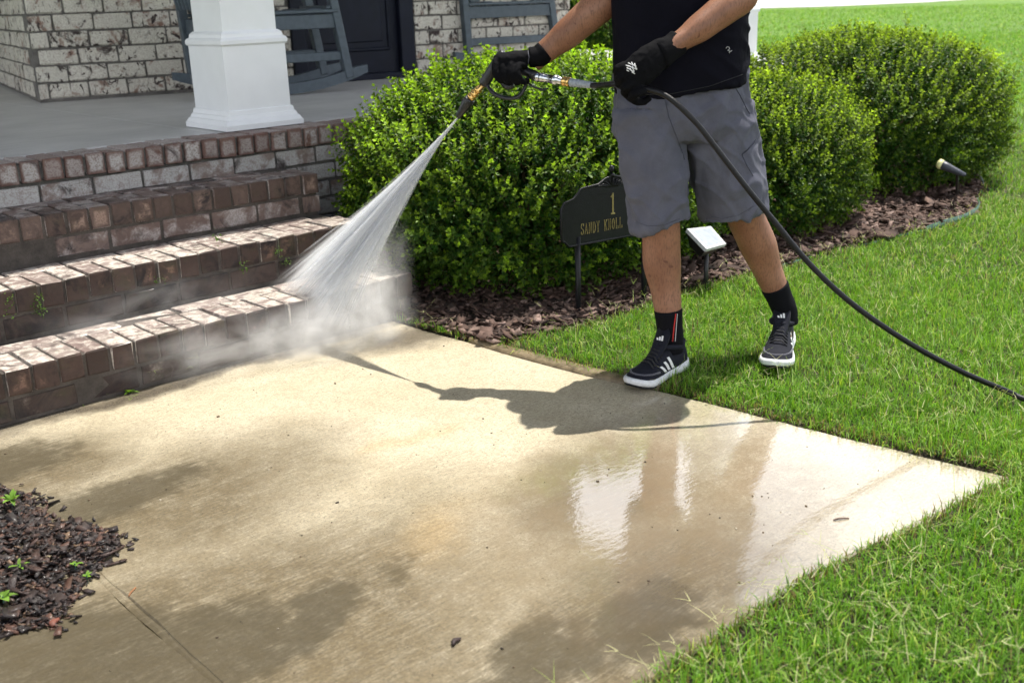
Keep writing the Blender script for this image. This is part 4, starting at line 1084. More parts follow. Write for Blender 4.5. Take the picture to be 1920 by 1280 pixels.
# shoes
def shoe(toe, heel, z0, side, label):
    """local x heel->toe, y to the wearer's left, z up; length from the two ground points"""
    d = Vector((toe.x-heel.x, toe.y-heel.y, 0)); Ln = d.length; d.normalize(); y = ZV.cross(d)
    Mx = Matrix((d, y, ZV)).transposed().to_4x4(); Mx.translation = Vector((heel.x, heel.y, z0))
    t = empty('shoe', Mx.translation, math.atan2(d.y, d.x)); t.parent = person; t.matrix_parent_inverse = PW(person).inverted(); t['label'] = label
    def wid(u):   # half widths (inner, outer) along the sole
        k = [(0, .022), (.05, .033), (.2, .036), (.42, .034), (.62, .043), (.78, .048), (.9, .040), (.97, .022), (1, .006)]
        for (a, wa), (b, wb) in zip(k, k[1:]):
            if u <= b:
                s_ = (u-a)/(b-a); s_ = s_*s_*(3-2*s_); return (wa+(wb-wa)*s_)*1.10
        return .006
    us = [0, .02, .06, .12, .2, .3, .4, .5, .6, .7, .8, .87, .93, .97, .99, 1]
    def sole_part(name, mat, z_lo, z_hi, grow):
        rings = []
        for u in us:
            w = wid(u)+grow; x = u*Ln; lift = .018*max(0, (u-.72)/.28)**2; hl = .010*max(0, 1-u/.35)
            lo, hi = z_lo+lift, z_hi+lift*.7+hl
            rings.append([Vector((x, -w, lo+.003)), Vector((x, -w*.9, lo)), Vector((x, w*.9, lo)), Vector((x, w, lo+.003)), Vector((x, w+.003, (lo+hi)/2)), Vector((x, w*.97, hi)), Vector((x, 0, hi)), Vector((x, -w*.97, hi)), Vector((x, -w-.003, (lo+hi)/2))])
        return MB().rings(rings).obj(name, mat, t, True, local=True)
    sole_part('outsole', MT['outsole'], 0, .008, -.002); sole_part('midsole', MT['sole'], .007, .031, .002)
    hgt = [(0, .085), (.05, .098), (.16, .092), (.26, .098), (.36, .112), (.45, .098), (.58, .078), (.72, .062), (.85, .051), (.95, .036), (1, .020)]
    def H(u):
        for (a, ha), (b, hb) in zip(hgt, hgt[1:]):
            if u <= b: s_ = (u-a)/(b-a); return ha+(hb-ha)*s_*s_*(3-2*s_)
        return .02
    rings = []
    for u in us:
        w = wid(u)-.001; x = u*Ln; base = .026; top = H(u); rr = []
        for j in range(13):
            a = math.pi*j/12; pw = .72 if u > .5 else .60
            yy = math.cos(a); zz = math.sin(a)
            narrow = 1-.18*zz*(1 if u < .5 else .4)
            rr.append(Vector((x, yy*w*narrow, base+(top-base)*zz**pw)))
        rings.append(rr)
    up = MB().rings(rings).obj('upper', MT['shoe'], t, True, local=True)
    ub = BVHTree.FromPolygons([v.co for v in up.data.vertices], [p.vertices[:] for p in up.data.polygons])
    def drop(x, y_, off=.001):
        h = ub.ray_cast(Vector((x, y_, .3)), Vector((0, 0, -1)))
        return (h[0]+h[1]*off) if h[0] is not None else Vector((x, y_, .05))
    def sidepos(x, z, s_, off=.0012):
        h = ub.ray_cast(Vector((x, s_*.2, z)), Vector((0, -s_, 0)))
        return (h[0]+Vector((0, s_*off, 0))) if h[0] is not None else Vector((x, s_*.04, z))
    # toe overlay band
    MB().tube([sidepos(Ln*.66, .045, -1), drop(Ln*.79, -.040), drop(Ln*.86, -.026), drop(Ln*.885, 0), drop(Ln*.86, .026), drop(Ln*.79, .040), sidepos(Ln*.66, .045, 1)], [.0035]*7, 6).obj('toe_overlay', MT['shoe_grey'], t, True, local=True)
    # tongue with three bars
    tg = MB(); tg.rings([[Vector((x, -w, z-.004)), Vector((x, w, z-.004)), Vector((x, w*.9, z+.006)), Vector((x, -w*.9, z+.006))] for x, w, z in ((Ln*.60, .020, .074), (Ln*.50, .024, .094), (Ln*.43, .028, .118), (Ln*.375, .028, .146), (Ln*.36, .020, .156))])
    tn = tg.obj('tongue', MT['shoe'], t, True, local=True)
    bx = Vector((Ln*.40+.0085, 0, .133)); ux = Vector((0, 1, 0)); vx = Vector((Ln*.375-Ln*.43, 0, .028)).normalized(); nx_ = ux.cross(vx)*-1
    if nx_.x < 0: nx_ = -nx_
    lm = MB()
    for i, hh in enumerate((.007, .0115, .016)):
        o_ = bx+ux*side*(i-1)*.0085+nx_*.0012
        A_ = [o_-ux*.0032-vx*.008, o_+ux*.0032-vx*.008, o_+ux*.0032+vx*(hh-.008)+ux*side*-.0025, o_-ux*.0032+vx*(hh-.008)+ux*side*-.0025]
        lm.add(A_+[p-nx_*.0008 for p in A_], [(0, 1, 2, 3), (7, 6, 5, 4), (0, 4, 5, 1), (1, 5, 6, 2), (2, 6, 7, 3), (3, 7, 4, 0)])
    lm.obj('tongue_bars', MT['print'], tn, local=True)
    # laces
    for i in range(5):
        x = Ln*(.48+.045*i); w = .024+.001*i
        MB().tube([drop(x, -w), drop(x+.006, -w*.4)+ZV*.008, drop(x+.008, w*.4)+ZV*.008, drop(x+.012, w)], .0026, 6).obj('lace', MT['lace'], t, True, local=True)
    # three side stripes
    for s_ in (-1, 1):
        for i in range(3):
            x = Ln*(.36+.085*i)
            P_ = [sidepos(x+.022*k, .036+.040*(1-.22*i)*k, s_) for k in np.linspace(0, 1, 6)]
            mb = MB(); 
            for q0, q1 in zip(P_, P_[1:]):
                e_ = Vector((.006, 0, 0)); n_ = Vector((0, s_*.001, 0)); A_ = [q0-e_, q0+e_, q1+e_, q1-e_]; A_ = [p+n_*.5 for p in A_]
                mb.add(A_+[p-n_*1.5 for p in A_], [(0, 1, 2, 3), (7, 6, 5, 4), (0, 4, 5, 1), (1, 5, 6, 2), (2, 6, 7, 3), (3, 7, 4, 0)])
            mb.obj('side_stripe', MT['print'], t, local=True)
    # padded collar and heel tab
    cl = [Vector((Ln*.30+Ln*.20*math.cos(a)*1.0-.012, .037*math.sin(a), .098+.018*(1 if math.cos(a) < -.5 else 0)+.01*math.cos(a))) for a in np.linspace(0, 2*math.pi, 17)]
    MB().tube(cl, [(.0085, .0085)]*17, 8).obj('collar', MT['shoe'], t, True, local=True)
    return t
def gpt(px, py, z=0.0):
    d = at(px, py, 1)-CAM; return CAM+d*((z-CAM.z)/d.z)
aR, aL = J['Rank'], J['Lank']
toeR = gpt(1181, 729, .012); hR = Vector((aR.x+.060, aR.y+.002, 0))
shoe(toeR, hR, .004, 1, 'black running shoe with white sole standing on the walkway edge')
toeL = gpt(1452, 697, .02); hL = Vector((aL.x+.070, aL.y+.050, 0))
print('shoe lengths', (toeR-hR).xy.length, (toeL-hL).xy.length, 'ank', aR, aL)
shoe(toeL, hL, .016, 1, 'black running shoe with white striped side, deep in the grass')

# ------------------------------------------------------------------ pressure washer gun and hose
NZ = at(858, 221, 3.42)
gun = empty('pressure_washer_gun', at(940, 112, 3.31)); tag(gun, 'black pressure washer trigger gun with brass fittings in the gloved hand', 'spray gun')
b0 = at(907, 158, 3.345); b1 = at(940, 104, 3.305)
ax = (b1-b0).normalized()
MB().lathe(NZ, at(884, 181, 3.38), [(0, .0062), (.006, .0085), (.012, .0105), (.040, .0150), (.058, .0175), (.070, .0182), (.076, .0168)], 20).obj('nozzle', MT['black_plastic'], gun, True)
q0 = at(883.5, 182.5, 3.381)
MB().lathe(q0, b0, [(-.004, .012), (0, .0150), (.006, .0150), (.007, .0112), (.013, .0112), (.014, .0142), (.021, .0142), (.022, .0105), (.030, .0105), (.031, .0128), (.040, .0128), (.041, .0095), (.062, .0095)], 18).obj('brass_coupler', MT['brass'], gun, True)
bd = MB()
bd.tube([b0-ax*.004, b0+ax*.01, b0.lerp(b1, .5), b1, b1+ax*.014], [(.016, .0145), (.0175, .016), (.017, .018), (.0165, .020), (.010, .012)], 14, ref=FV)
hh = [at(936, 108, 3.308), at(955, 118, 3.306), at(978, 131, 3.300), at(1000, 141, 3.294), at(1006, 145, 3.290)]
bd.tube(catmull(hh, 4), [(.015, .018)]*4+[(.0145, .0185)]*8+[(.016, .020)]*4+[(.012, .014)], 14, ref=FV)
gb = obj('body', remesh(bd, .003, 3), MT['black_plastic'], gun, False)
tgd = [at(912, 152, 3.34), at(917, 166, 3.335), at(930, 178, 3.328), at(950, 184, 3.318), at(968, 183, 3.308), at(980, 172, 3.302), at(987, 155, 3.297), at(991, 142, 3.295)]
MB().tube(catmull(tgd, 5), [(.0062, .0045)]*36, 10, ref=FV).obj('trigger_guard', MT['black_plastic'], gun, True)
tr_ = [at(930, 126, 3.318), at(936, 146, 3.315), at(950, 162, 3.309), at(963, 160, 3.303)]
MB().tube(catmull(tr_, 5), [(.0095, .0075)]*16, 10, ref=FV).obj('trigger', MT['black_plastic'], gun, True)
MB().box(at(968, 147, 3.268), (.010, .006, .007), None, .0015).obj('safety_catch', MT['red'], gun)
MB().tube([at(985, 152, 3.287), at(1000, 163, 3.282), at(1018, 169, 3.278), at(1028, 166, 3.275)], [(.005, .003)]*4, 8).obj('lever', MT['black_plastic'], gun, True)
c0, c1 = at(1004, 144, 3.29), at(1055, 152.5, 3.245)
Lc = (c1-c0).length
MB().lathe(c0, c1, [(-.004, .011), (0, .0125), (.004, .0145), (.012, .0145), (.014, .0115), (.018, .0115), (.020, .0150), (.024, .0150), (.026, .0132), (Lc-.034, .0132), (Lc-.032, .0155), (Lc-.018, .0155), (Lc-.016, .0120), (Lc-.004, .0115), (Lc, .010)], 6 if False else 18).obj('quick_coupling', MT['steel'], gun, True)
hose = empty('pressure_hose', at(1300, 220, 3.0)); tag(hose, 'black rubber pressure hose running from the gun through the glove to the lawn', 'hose')
c2 = at(1071, 155, 3.23)
MB().lathe(c1, c2, [(-.002, .0095), (0, .0125), (.004, .0148), (.010, .0148), (.011, .0135), (.016, .0135), (.017, .0148), (.024, .0148), (.026, .012)], 14).obj('brass_swivel', MT['brass'], hose, True)
c3 = at(1116, 161, 3.165); Lr = (c3-c2).length
pf = [(-.003, .0095)]
for i in range(7):
    a = i/7*Lr; r_ = .0128-.0035*i/7; pf += [(a+.0005, r_), (a+Lr/7*.62, r_), (a+Lr/7*.66, r_-.0016), (a+Lr/7*.97, r_-.0016)]
pf += [(Lr, .0105), (Lr+.004, .008)]
MB().lathe(c2, c3, pf, 16).obj('bend_restrictor', MT['grey_rubber'], hose, True)
hp = [at(1110, 160.5, 3.17), at(1130, 160, 3.13)]+[at(*q) for q in HO]+[at(1272, 198, 2.99), at(1310, 236, 2.99), at(1352, 290, 3.0), at(1400, 352, 3.01), at(1450, 413, 3.03), at(1520, 497, 3.05), at(1600, 571, 3.06), at(1700, 640, 3.07), at(1800, 695, 3.085), at(1890, 734, 3.11)]
e_ = gpt(1925, 749, .03); hd_ = (e_-hp[-1]); hd_.z = 0; hd_.normalize(); hn_ = Vector((-hd_.y, hd_.x, 0)); hp += [e_, e_+hd_*.12-ZV*.006, e_+hd_*.4-ZV*.008, e_+hd_*.9+hn_*.08-ZV*.008, e_+hd_*1.8+hn_*.5-ZV*.008]
MB().tube(catmull(hp, 8), .0083, 12).obj('tube', MT['rubber'], hose, True)

# ------------------------------------------------------------------ address sign
SC = at(1146, 408, 4.02); pL, pR = gpt(1085, 598), gpt(1207, 570)
su = (pR-pL); su.z = 0; su.normalize(); sn = ZV.cross(su)
if sn.dot(CAM-SC) < 0: sn = -sn
sgo = (pL+pR)/2; sign = empty('address_sign', sgo); tag(sign, 'black cast address sign on two posts reading 1 SANDY KNOLL', 'sign')
zc_ = None
def zfor(py, P0):   # height over a ground point at which the photo shows row py
    lo, hi = 0.0, 1.5
    for _ in range(40):
        m_ = (lo+hi)/2
        if project([P0+ZV*m_])[1][0] > py: lo = m_
        else: hi = m_
    return lo
z_bot = zfor(459, pL); z_top = zfor(374, pL); hs = z_top-z_bot; HW = (pR-pL).xy.length/2+.076
outl = [(-HW+.030, 0), (-HW+.012, .020), (-HW, .026), (-HW, hs-.03), (-HW+.016, hs-.005), (-HW+.055, hs+.004), (-HW+.078, hs+.022), (-HW+.090, hs+.038), (-.065, hs+.045), (-.035, hs+.062), (0, hs+.070)]
outl = outl+[(-x, y_) for x, y_ in outl[-2::-1]]
Ms = Matrix((su, ZV, sn)).transposed().to_4x4(); Ms.translation = sgo+ZV*z_bot-sn*.006
if Ms.to_3x3().determinant() < 0: pass
MB().prism(outl, Ms, .012).obj('plate', MT['black_metal'], sign)
rim = [Ms @ Vector((x, y_, .012)) for x, y_ in outl]; MB().tube(rim+[rim[0], rim[1]], .0045, 8).obj('raised_rim', MT['black_metal'], sign, True)
orn = MB()
for i in range(9):
    a = (i-4)/4; orn.tube(catmull([Ms @ Vector((a*.02, hs+.030, .012)), Ms @ Vector((a*.055, hs+.052-.012*abs(a), .017)), Ms @ Vector((a*.082, hs+.066-.03*abs(a), .013))], 4), [.0042-.0003*k for k in range(9)], 6)
orn.ball(Ms @ Vector((0, hs+.072, .012)), .010); orn.obj('leaf_ornament', MT['black_metal'], sign, True)
MB().ball(Ms @ Vector((0, hs+.094, .006)), .011, 10, 8, (1, 1, 1.4)).obj('finial', MT['black_metal'], sign, True)
for P0 in (pL, pR):
    MB().tube([P0-ZV*.08, P0+ZV*(z_bot+.03)], .011, 8).obj('post', MT['black_metal'], sign, True)
# serifed capitals drawn as strokes on a 0..1 box
GL = {'S': [[(.92, .82), (.7, .99), (.3, .99), (.1, .8), (.15, .62), (.5, .5), (.85, .4), (.92, .2), (.7, .01), (.3, .01), (.08, .2)], [(.92, .99), (.92, .75)], [(.08, .02), (.08, .27)]],
      'A': [[(.08, 0), (.5, 1), (.92, 0)], [(.24, .36), (.76, .36)], [(-.04, 0), (.24, 0)], [(.74, 0), (1.06, 0)]],
      'N': [[(.12, 0), (.12, 1), (.88, 0), (.88, 1)], [(-.02, 1), (.2, 1)], [(-.02, 0), (.28, 0)], [(.72, 1), (1.04, 1)]],
      'D': [[(.14, 0), (.14, 1), (.55, 1), (.88, .8), (.95, .5), (.88, .2), (.55, 0), (.14, 0)], [(0, 1), (.2, 1)], [(0, 0), (.2, 0)]],
      'Y': [[(.04, 1), (.5, .5), (.96, 1)], [(.5, .5), (.5, 0)], [(-.06, 1), (.2, 1)], [(.8, 1), (1.06, 1)], [(.32, 0), (.68, 0)]],
      'K': [[(.14, 0), (.14, 1)], [(.9, 1), (.18, .45)], [(.42, .62), (.95, 0)], [(0, 1), (.3, 1)], [(0, 0), (.3, 0)], [(.76, 1), (1.04, 1)], [(.8, 0), (1.08, 0)]],
      'O': [[(.5, 1), (.2, .88), (.06, .5), (.2, .12), (.5, 0), (.8, .12), (.94, .5), (.8, .88), (.5, 1)]],
      'L': [[(.16, 1), (.16, 0), (.92, 0), (.92, .26)], [(0, 1), (.34, 1)], [(0, 0), (.2, 0)]],
      '1': [[(.22, .80), (.55, 1), (.55, 0)], [(.2, 0), (.9, 0)]]}
def glyph(ch, x, y_, w, h, r):
    mb = MB()
    for stq in GL[ch]: mb.tube([Ms @ Vector((x+a*w, y_+b*h, .0128)) for a, b in stq], [(r, .0016)]*len(stq), 6, ref=sn)
    return mb.obj('letter' if ch != '1' else 'numeral', MT['gold'], sign)
txt = 'SANDY KNOLL'; lw = .0146; x = -.150
for ch in txt:
    if ch == ' ': x += .018; continue
    glyph(ch, x, .038, lw*.84, .040, .0011); x += lw*1.26
glyph('1', -.013, .098, .026, .078, .0034)

# ------------------------------------------------------------------ garden lights
pS = gpt(1323, 545)
sol = empty('solar_light', pS); tag(sol, 'solar garden light with tilted pale panel on a black stake behind the legs', 'garden light', 'garden lights in the mulch bed')
zt = zfor(462, pS)
MB().tube([pS-ZV*.06, pS+ZV*zt], .0095, 8).obj('stake', MT['black_plastic'], sol, True)
cs = [at(1288, 429, 4.34), at(1333, 424, 4.52), at(1362, 457, 4.40), at(1325, 467, 4.24)]
nrm = (cs[1]-cs[0]).cross(cs[3]-cs[0]).normalized()
if nrm.z < 0: nrm = -nrm
MB().add(cs+[c-nrm*.014 for c in cs], [(0, 1, 2, 3), (7, 6, 5, 4), (0, 4, 5, 1), (1, 5, 6, 2), (2, 6, 7, 3), (3, 7, 4, 0)]).obj('panel_frame', MT['silver_frame'], sol)
cc = sum(cs, Vector())/4; ci = [cc+(c-cc)*.80+nrm*.0012 for c in cs]
MB().add(ci+[c-nrm*.002 for c in ci], [(0, 1, 2, 3), (7, 6, 5, 4), (0, 4, 5, 1), (1, 5, 6, 2), (2, 6, 7, 3), (3, 7, 4, 0)]).obj('solar_cell', MT['glass_panel'], sol)
hb = [cc+(c-cc)*.93-nrm*.0145 for c in cs]; hc = [cc+(c-cc)*.55-nrm*.055-ZV*.01 for c in cs]
MB().add(hb+hc, [(3, 2, 1, 0), (4, 5, 6, 7), (0, 1, 5, 4), (1, 2, 6, 5), (2, 3, 7, 6), (3, 0, 4, 7)]).obj('housing', MT['black_plastic'], sol)
sp0, sp1 = at(1766, 309, 5.72), at(1811, 329, 5.66)
spt = empty('spotlight', gpt(1795, 372)); tag(spt, 'small black spotlight with yellowed lens under the farthest shrub', 'garden light', 'garden lights in the mulch bed')
MB().lathe(sp0, sp1, [(0, .022), (.004, .025), (.03, .023), (.09, .016), (.13, .011), (.135, .006)], 14).obj('housing', simple('slate grey plastic', (.05, .055, .075), .4), spt, True)
axs = (sp0-sp1).normalized()
MB().lathe(sp0-axs*.004, sp0+axs*.1, [(0, .025), (.012, .027), (.024, .025), (.029, .015)], 14).obj('lens', MT['lens'], spt, True)
MB().tube([(sp0+sp1)/2-axs*.02, spt.location.copy()-ZV*.05], .008, 8).obj('stake', MT['black_plastic'], spt, True)

# ---- green plastic bed edging, showing where the grass is thin
ed = [Vector((x, y_, 0)) for x, y_ in BED[3:16]]; ed = catmull(ed, 6)
rings = []
for i, p in enumerate(ed):
    t = (ed[min(i+1, len(ed)-1)]-ed[max(i-1, 0)]).normalized(); n_ = Vector((-t.y, t.x, 0)); h = .006+.012*noise.noise(Vector((p.x*3, p.y*3, 1)))+(.030 if 3.7 < p.x < 4.6 else .012 if p.x > 3.4 else 0)
    w_ = n_*(.012*noise.noise(Vector((p.x*6, p.y*6, 4))))
    rings.append([p+w_-n_*.002-ZV*.03, p+w_+n_*.002-ZV*.03, p+w_+n_*.003+ZV*h, p+w_-n_*.003+ZV*h])
edo = MB().rings(rings).obj('bed_edging', MT['edging'], None, True); tag(edo, 'green plastic edging strip between mulch bed and lawn', 'edging')

# ------------------------------------------------------------------ weeds, twig, loose chip
def weed(px, py, z, n, L, W, label, seed, up=.9, col=(.20, .36, .05)):
    rng = np.random.default_rng(seed); P0 = gpt(px, py, z); root = empty('weed', P0); tag(root, label, 'weed', 'small weeds around the walkway')
    for i in range(n):
        az = i*2.4+rng.uniform(-.4, .4); el = rng.uniform(.25, up); l_ = L*rng.uniform(.6, 1.1); w_ = W*rng.uniform(.8, 1.1)
        vs = []; fs = []
        for k in range(5):
            t = k/4; r_ = l_*t; zz = math.sin(el)*r_-.45*l_*t*t*(1-math.sin(el)*.5); x_ = math.cos(el)*r_; ww = w_*math.sin(math.pi*min(1, .12+t*.88))*.5+.0005
            for s_ in (-1, 0, 1): vs.append((math.cos(az)*x_-math.sin(az)*ww*s_, math.sin(az)*x_+math.cos(az)*ww*s_, zz+.004+abs(s_)*ww*.3))
        for k in range(4):
            for s_ in (0, 1): a = k*3+s_; fs.append((a, a+1, a+4, a+3))
        m = fast_mesh('leaf', np.array(vs), None, fs, np.tile(np.array(col)*rng.uniform(.75, 1.2), (len(vs), 1)), True)
        obj('leaf', m, MT['grass'], root)
    MB().tube([Vector((0, 0, -.01)), Vector((0, 0, .008))], .0016, 6).obj('stem', MT['edging'], root, local=True)
weed(23, 940, .03, 12, .036, .011, 'broad leafed green weed on top of the wet mulch heap', 1, 1.1)
weed(36, 1064, .025, 5, .026, .007, 'small weed low on the wet mulch heap at the left picture edge', 2)
weed(141, 1062, .02, 7, .020, .007, 'small weed in the middle of the wet mulch heap', 3)
weed(163, 1084, .008, 5, .018, .006, 'tiny weed at the right toe of the wet mulch heap', 4)
weed(6, 1124, .025, 6, .030, .013, 'weed at the left picture edge low in the wet mulch heap', 5)
weed(243, 738, .0, 8, .032, .012, 'small green weed at the foot of the bottom step', 6, 1.0, (.26, .44, .06))
weed(6, 793, .0, 6, .035, .012, 'green weed at the foot of the bottom step by the left picture edge', 7, 1.0, (.26, .44, .06))
weed(943, 640, .0, 9, .060, .014, 'leafy weed at the walkway edge below the large shrub', 8, 1.2)
weed(1003, 652, .0, 8, .050, .009, 'thin weed at the bark mulch tip beside the kerb lip', 9, 1.2, (.24, .36, .07))
def on_riser(px, py, yv):
    d = at(px, py, 1)-CAM; return CAM+d*((yv-CAM.y)/d.y)
moss = MB(); rng = np.random.default_rng(3); V = []; T = []; C = []; k = 0
for px, py, st_, nn in ((72, 582, 2, 40), (70, 560, 2, 26), (15, 592, 2, 14), (16, 566, 2, 16), (298, 525, 2, 18), (456, 500, 2, 26), (522, 474, 2, 26), (535, 490, 2, 18), (405, 445, 2, 20)):
    c_ = on_riser(px, py, -TREAD*(4-st_)-.004)
    for i in range(nn):
        p = np.array(c_)+rng.normal(size=3)*np.array((.011, .004, .012)); d = rng.normal(size=(1, 3)); d[0, 1] = -abs(d[0, 1])
        lv, lt = leaf_tpl(.009, .006); V.append(lv @ rot_to(d, rng)[0].T+p); T.append(lt+k); k += len(lv); C.append(np.tile(np.array((.13, .24, .04))*rng.uniform(.4, 1.2), (5, 1)))
obj('moss_tuft', fast_mesh('moss_tuft', np.concatenate(V), np.concatenate(T), None, np.concatenate(C)), MT['grass'], steps)
def debris(name, px, py, L, W, T, rz, color, label, cat):
    p = gpt(px, py); m = MB(); pts = catmull([Vector((-L/2, 0, T*.5)), Vector((-L*.1, W*.3, T*.9)), Vector((L/2, -W*.1, T*.5))], 5)
    m.tube(pts, [(W*.5*(.35+.65*math.sin(math.pi*(i+.6)/(len(pts)+.2))), T*.5) for i in range(len(pts))], 8)
    o = m.obj(name, simple(name+' colour', color, .7, 60, .3, .3), None, True, local=True); o.location = p; o.rotation_euler = (0, 0, rz); tag(o, label, cat)
debris('bark_chip', 856, 1206, .024, .011, .008, .3, (.03, .016, .014), 'dark bark chip alone on the walkway near the bottom of the picture', 'bark chip')
debris('twig', 1577, 974, .040, .0045, .004, -.55, (.16, .10, .07), 'short brown twig on the wet walkway near the right grass', 'twig')
debris('wood_sliver', 248, 1110, .034, .0045, .003, .75, (.30, .13, .05), 'thin orange wood sliver across the joint in the walkway', 'wood sliver')
debris('red_bark_chip', 105, 1170, .026, .015, .008, .9, (.16, .05, .03), 'reddish bark chip beside the lower edge of the mulch heap', 'bark chip')

# ------------------------------------------------------------------ water spray: streaks of drops, fan of fine water, mist thrown back by the steps
spray = empty('water_spray', NZ); tag(spray, 'white fan of water and mist blasting from the nozzle onto the brick steps', 'water spray', kind='stuff')
tL, tM, tR = gpt(508, 534, .16), gpt(572, 578, .13), gpt(650, 640, .03)
def fan_end(s_): return tL*((1-s_)**2)+tM*(2*s_*(1-s_))+tR*(s_**2)
rng = np.random.default_rng(77); V = []; Q = []; C = []; k = 0
vdir = np.array(F_)
for i in range(4200):
    s_ = np.clip(rng.beta(1.7, 2.0), 0, 1); e_ = np.array(fan_end(float(s_)))+rng.normal(size=3)*np.array((.022, .022, .016)); cen_ = np.array(fan_end(.45))
    o_ = np.array(NZ); d = e_-o_; Lg = np.linalg.norm(d)
    t0 = rng.uniform(0, .8)**(1.3 if i % 3 else 3.0); t1 = min(1.0, t0+rng.uniform(.10, .45)); u = d/Lg
    a = np.cross(u, (0, 0, 1)); a /= np.linalg.norm(a); b = np.cross(u, a)
    r0 = rng.uniform(.0007, .0032); jit = rng.normal(size=3)*.006
    al = rng.uniform(.05, .20)*(1+.9*math.exp(-((s_-.45)/.18)**2))*(1 if rng.uniform() < .8 else 1.6)
    for j in range(5):
        w = j/4; t = t0+(t1-t0)*w; p = o_+(cen_-o_)*t+(e_-cen_)*t**1.55+jit*t+np.array((0, 0, -.012*t*t)); r = r0*(.6+1.2*t)*(math.sin(math.pi*(w*.9+.05))+.05)
        for m in range(3):
            g_ = 2.094*m; V.append(p+(a*math.cos(g_)+b*math.sin(g_))*r); C.append((al*math.sin(math.pi*(w*.86+.07))*(1-.45*t),)*3)
    for j in range(4):
        for m in range(3): Q.append((k+j*3+m, k+j*3+(m+1) % 3, k+(j+1)*3+(m+1) % 3, k+(j+1)*3+m))
    k += 15
def water_mat():
    g = NT('sunlit water streak'); a = g.n('Attribute', attribute_name='Col').outputs['Fac']
    d = g.n('BsdfDiffuse', {'Color': (.92, .94, .97)}); t = g.n('BsdfTranslucent', {'Color': (.92, .94, .97)})
    dt = g.n('MixShader', {0: .5, 1: d.outputs[0], 2: t.outputs[0]}); tr2 = g.n('BsdfTransparent')
    mx = g.n('MixShader', {0: a, 1: tr2.outputs[0], 2: dt.outputs[0]}); g.t.links.new(mx.outputs[0], g.out.inputs['Surface']); return g.m
so2 = obj('streaks', fast_mesh('streaks', np.array(V), None, Q, np.array(C), True), water_mat(), spray, False); so2['kind'] = 'stuff'
def vol_mat(name, build, aniso=.35):
    g = NT(name); den = build(g)
    v = g.n('VolumeScatter', {'Color': (.995, .997, 1.0), 'Density': den, 'Anisotropy': aniso}); g.t.links.new(v.outputs[0], g.out.inputs['Volume']); return g.m
# fan of fine water: local z runs from nozzle to the middle of the fan
ce = fan_end(.45)-Vector((0, 0, 0)); zax = (ce-NZ); Lz = zax.length; zax.normalize()
xax = (tR-tL); xax = (xax-zax*xax.dot(zax)).normalized(); yax = zax.cross(xax)
def fan_den(g):
    o = g.n('TexCoord').outputs['Object']; s_ = g.n('SeparateXYZ', {0: o}); z = g.math('ADD', s_.outputs[2], .012)
    zp = g.math('POWER', g.math('MAXIMUM', z, .001), 1.45); ux = g.math('DIVIDE', s_.outputs[0], g.math('ADD', zp, .022)); uy = g.math('DIVIDE', s_.outputs[1], g.math('ADD', zp, .05))
    rr = g.math('SQRT', g.math('ADD', g.math('POWER', g.math('DIVIDE', ux, .20), 2.0), g.math('POWER', g.math('DIVIDE', uy, .062), 2.0)))
    fall = g.ramp(rr, .0, 1.0, 1, 0)
    nv = g.n('CombineXYZ', {0: g.math('MULTIPLY', ux, 17.0), 1: g.math('MULTIPLY', uy, 17.0), 2: g.math('MULTIPLY', s_.outputs[2], 1.6)}).outputs[0]
    stv = g.ramp(g.noise(nv, 1.0, 4, .6), .36, .68, .08, 1)
    dn_ = g.math('DIVIDE', 60.0, g.math('ADD', g.math('MULTIPLY', z, .75), .07))
    endf = g.ramp(s_.outputs[2], .70, 1.08, 1, .22)
    return g.math('MULTIPLY', g.math('MULTIPLY', fall, stv), g.math('MULTIPLY', dn_, endf))
rings = []
for z in (.0, .2, .5, .8, 1.0, 1.12):
    rings.append([Vector((math.cos(t)*(.245*z+.007), math.sin(t)*(.066*z+.007), z)) for t in np.linspace(0, 2*math.pi, 20, endpoint=False)])
fo = MB().rings(rings).obj('water_fan', vol_mat('fine water', fan_den, .1), spray, True, local=True); fo['kind'] = 'stuff'
Mf = Matrix((xax, yax, zax)).transposed().to_4x4(); Mf.translation = NZ
for i in range(3):
    for j in range(3): Mf[i][j] *= Lz
fo.matrix_parent_inverse = PW(spray).inverted(); fo.matrix_basis = Mf
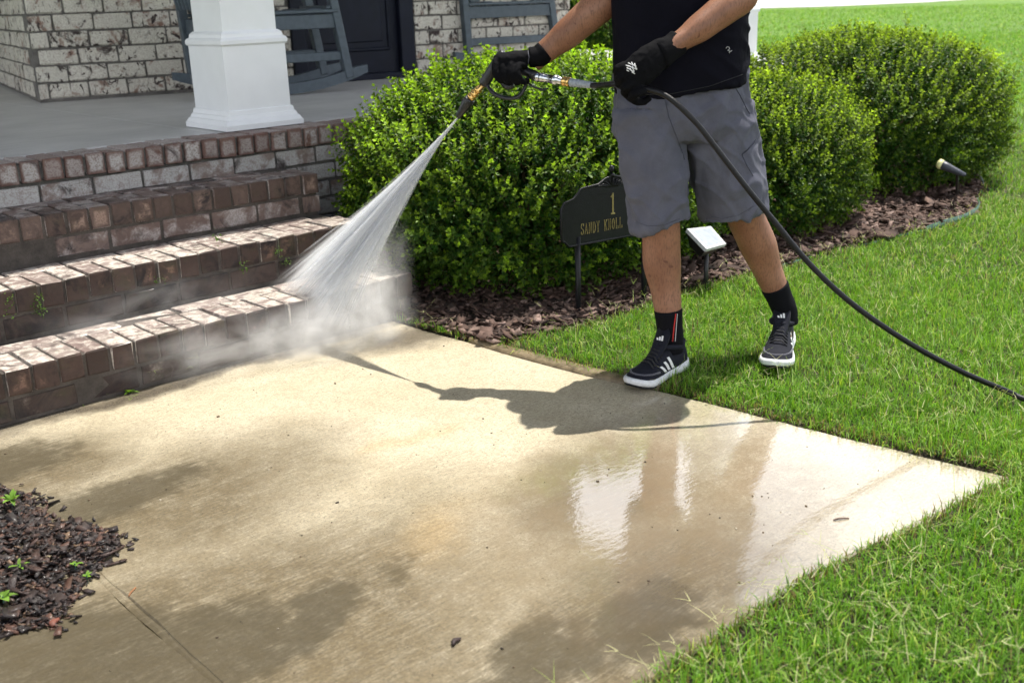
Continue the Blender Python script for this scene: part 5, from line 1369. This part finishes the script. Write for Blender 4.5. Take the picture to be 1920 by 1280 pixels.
def cloud(c, size, k, seed, ns, ax_=None):
    def den(g):
        o = g.n('TexCoord').outputs['Object']; r = g.n('VectorMath', {0: o}, operation='LENGTH').outputs['Value']
        f = g.ramp(r, .15, 1.0, 1, 0)
        n_ = g.ramp(g.noise(g.vm('ADD', g.vm('MULTIPLY', o, (1.0, 1.0, .6)), (seed, seed*.7, 0)), ns, 5, .62, .8), .38, .70)
        return g.math('MULTIPLY', g.math('MULTIPLY', g.math('POWER', f, 1.4), n_), k)
    o = MB().ball((0, 0, 0), 1.0, 20, 12).obj('mist', vol_mat('mist', den, .0), spray, True, local=True); o['kind'] = 'stuff'
    X_ = Vector((1, 0, 0)) if ax_ is None else ax_; Y_ = ZV.cross(X_)
    Mm = Matrix((X_*size[0], Y_*size[1], ZV*size[2])).transposed().to_4x4(); Mm.translation = c
    o.matrix_parent_inverse = PW(spray).inverted(); o.matrix_basis = Mm
cloud(at(672, 560, 3.90), (.25, .22, .26), 12.0, 3, 2.4)
cloud(at(625, 620, 3.80), (.42, .25, .17), 12.0, 5, 2.6)
cloud(at(440, 640, 3.62), (.52, .22, .14), 4.5, 7, 2.6)
cloud(at(280, 590, 3.75), (.60, .26, .18), 2.6, 9, 2.4)
cloud(at(712, 480, 3.9), (.16, .15, .22), 6.0, 12, 2.2)

# ---- grit and crumbs of bark strewn over the slab
rng = np.random.default_rng(91); n = 330
X = rng.uniform(-.9, 1.15, n); Y = rng.uniform(-3.0, -.95, n); k = inpoly(X, Y, WALK) & ~inpoly(X, Y, PILE); X, Y = X[k], Y[k]; n = len(X)
L = rng.lognormal(math.log(.0021), .55, n); W = L*rng.uniform(.4, .9, n); T = L*.35
pal = np.array([(.02, .014, .01), (.06, .04, .025), (.13, .09, .05), (.40, .35, .26)])
C = pal[rng.choice(4, n, p=[.35, .3, .2, .15])]
tag(obj('grit', chips('grit', np.c_[X, Y, T*.4+.0004], L, W, T, C, rng, None, .15), MT['mulch']), 'dark grit and bark crumbs strewn over the walkway', 'grit', kind='stuff')
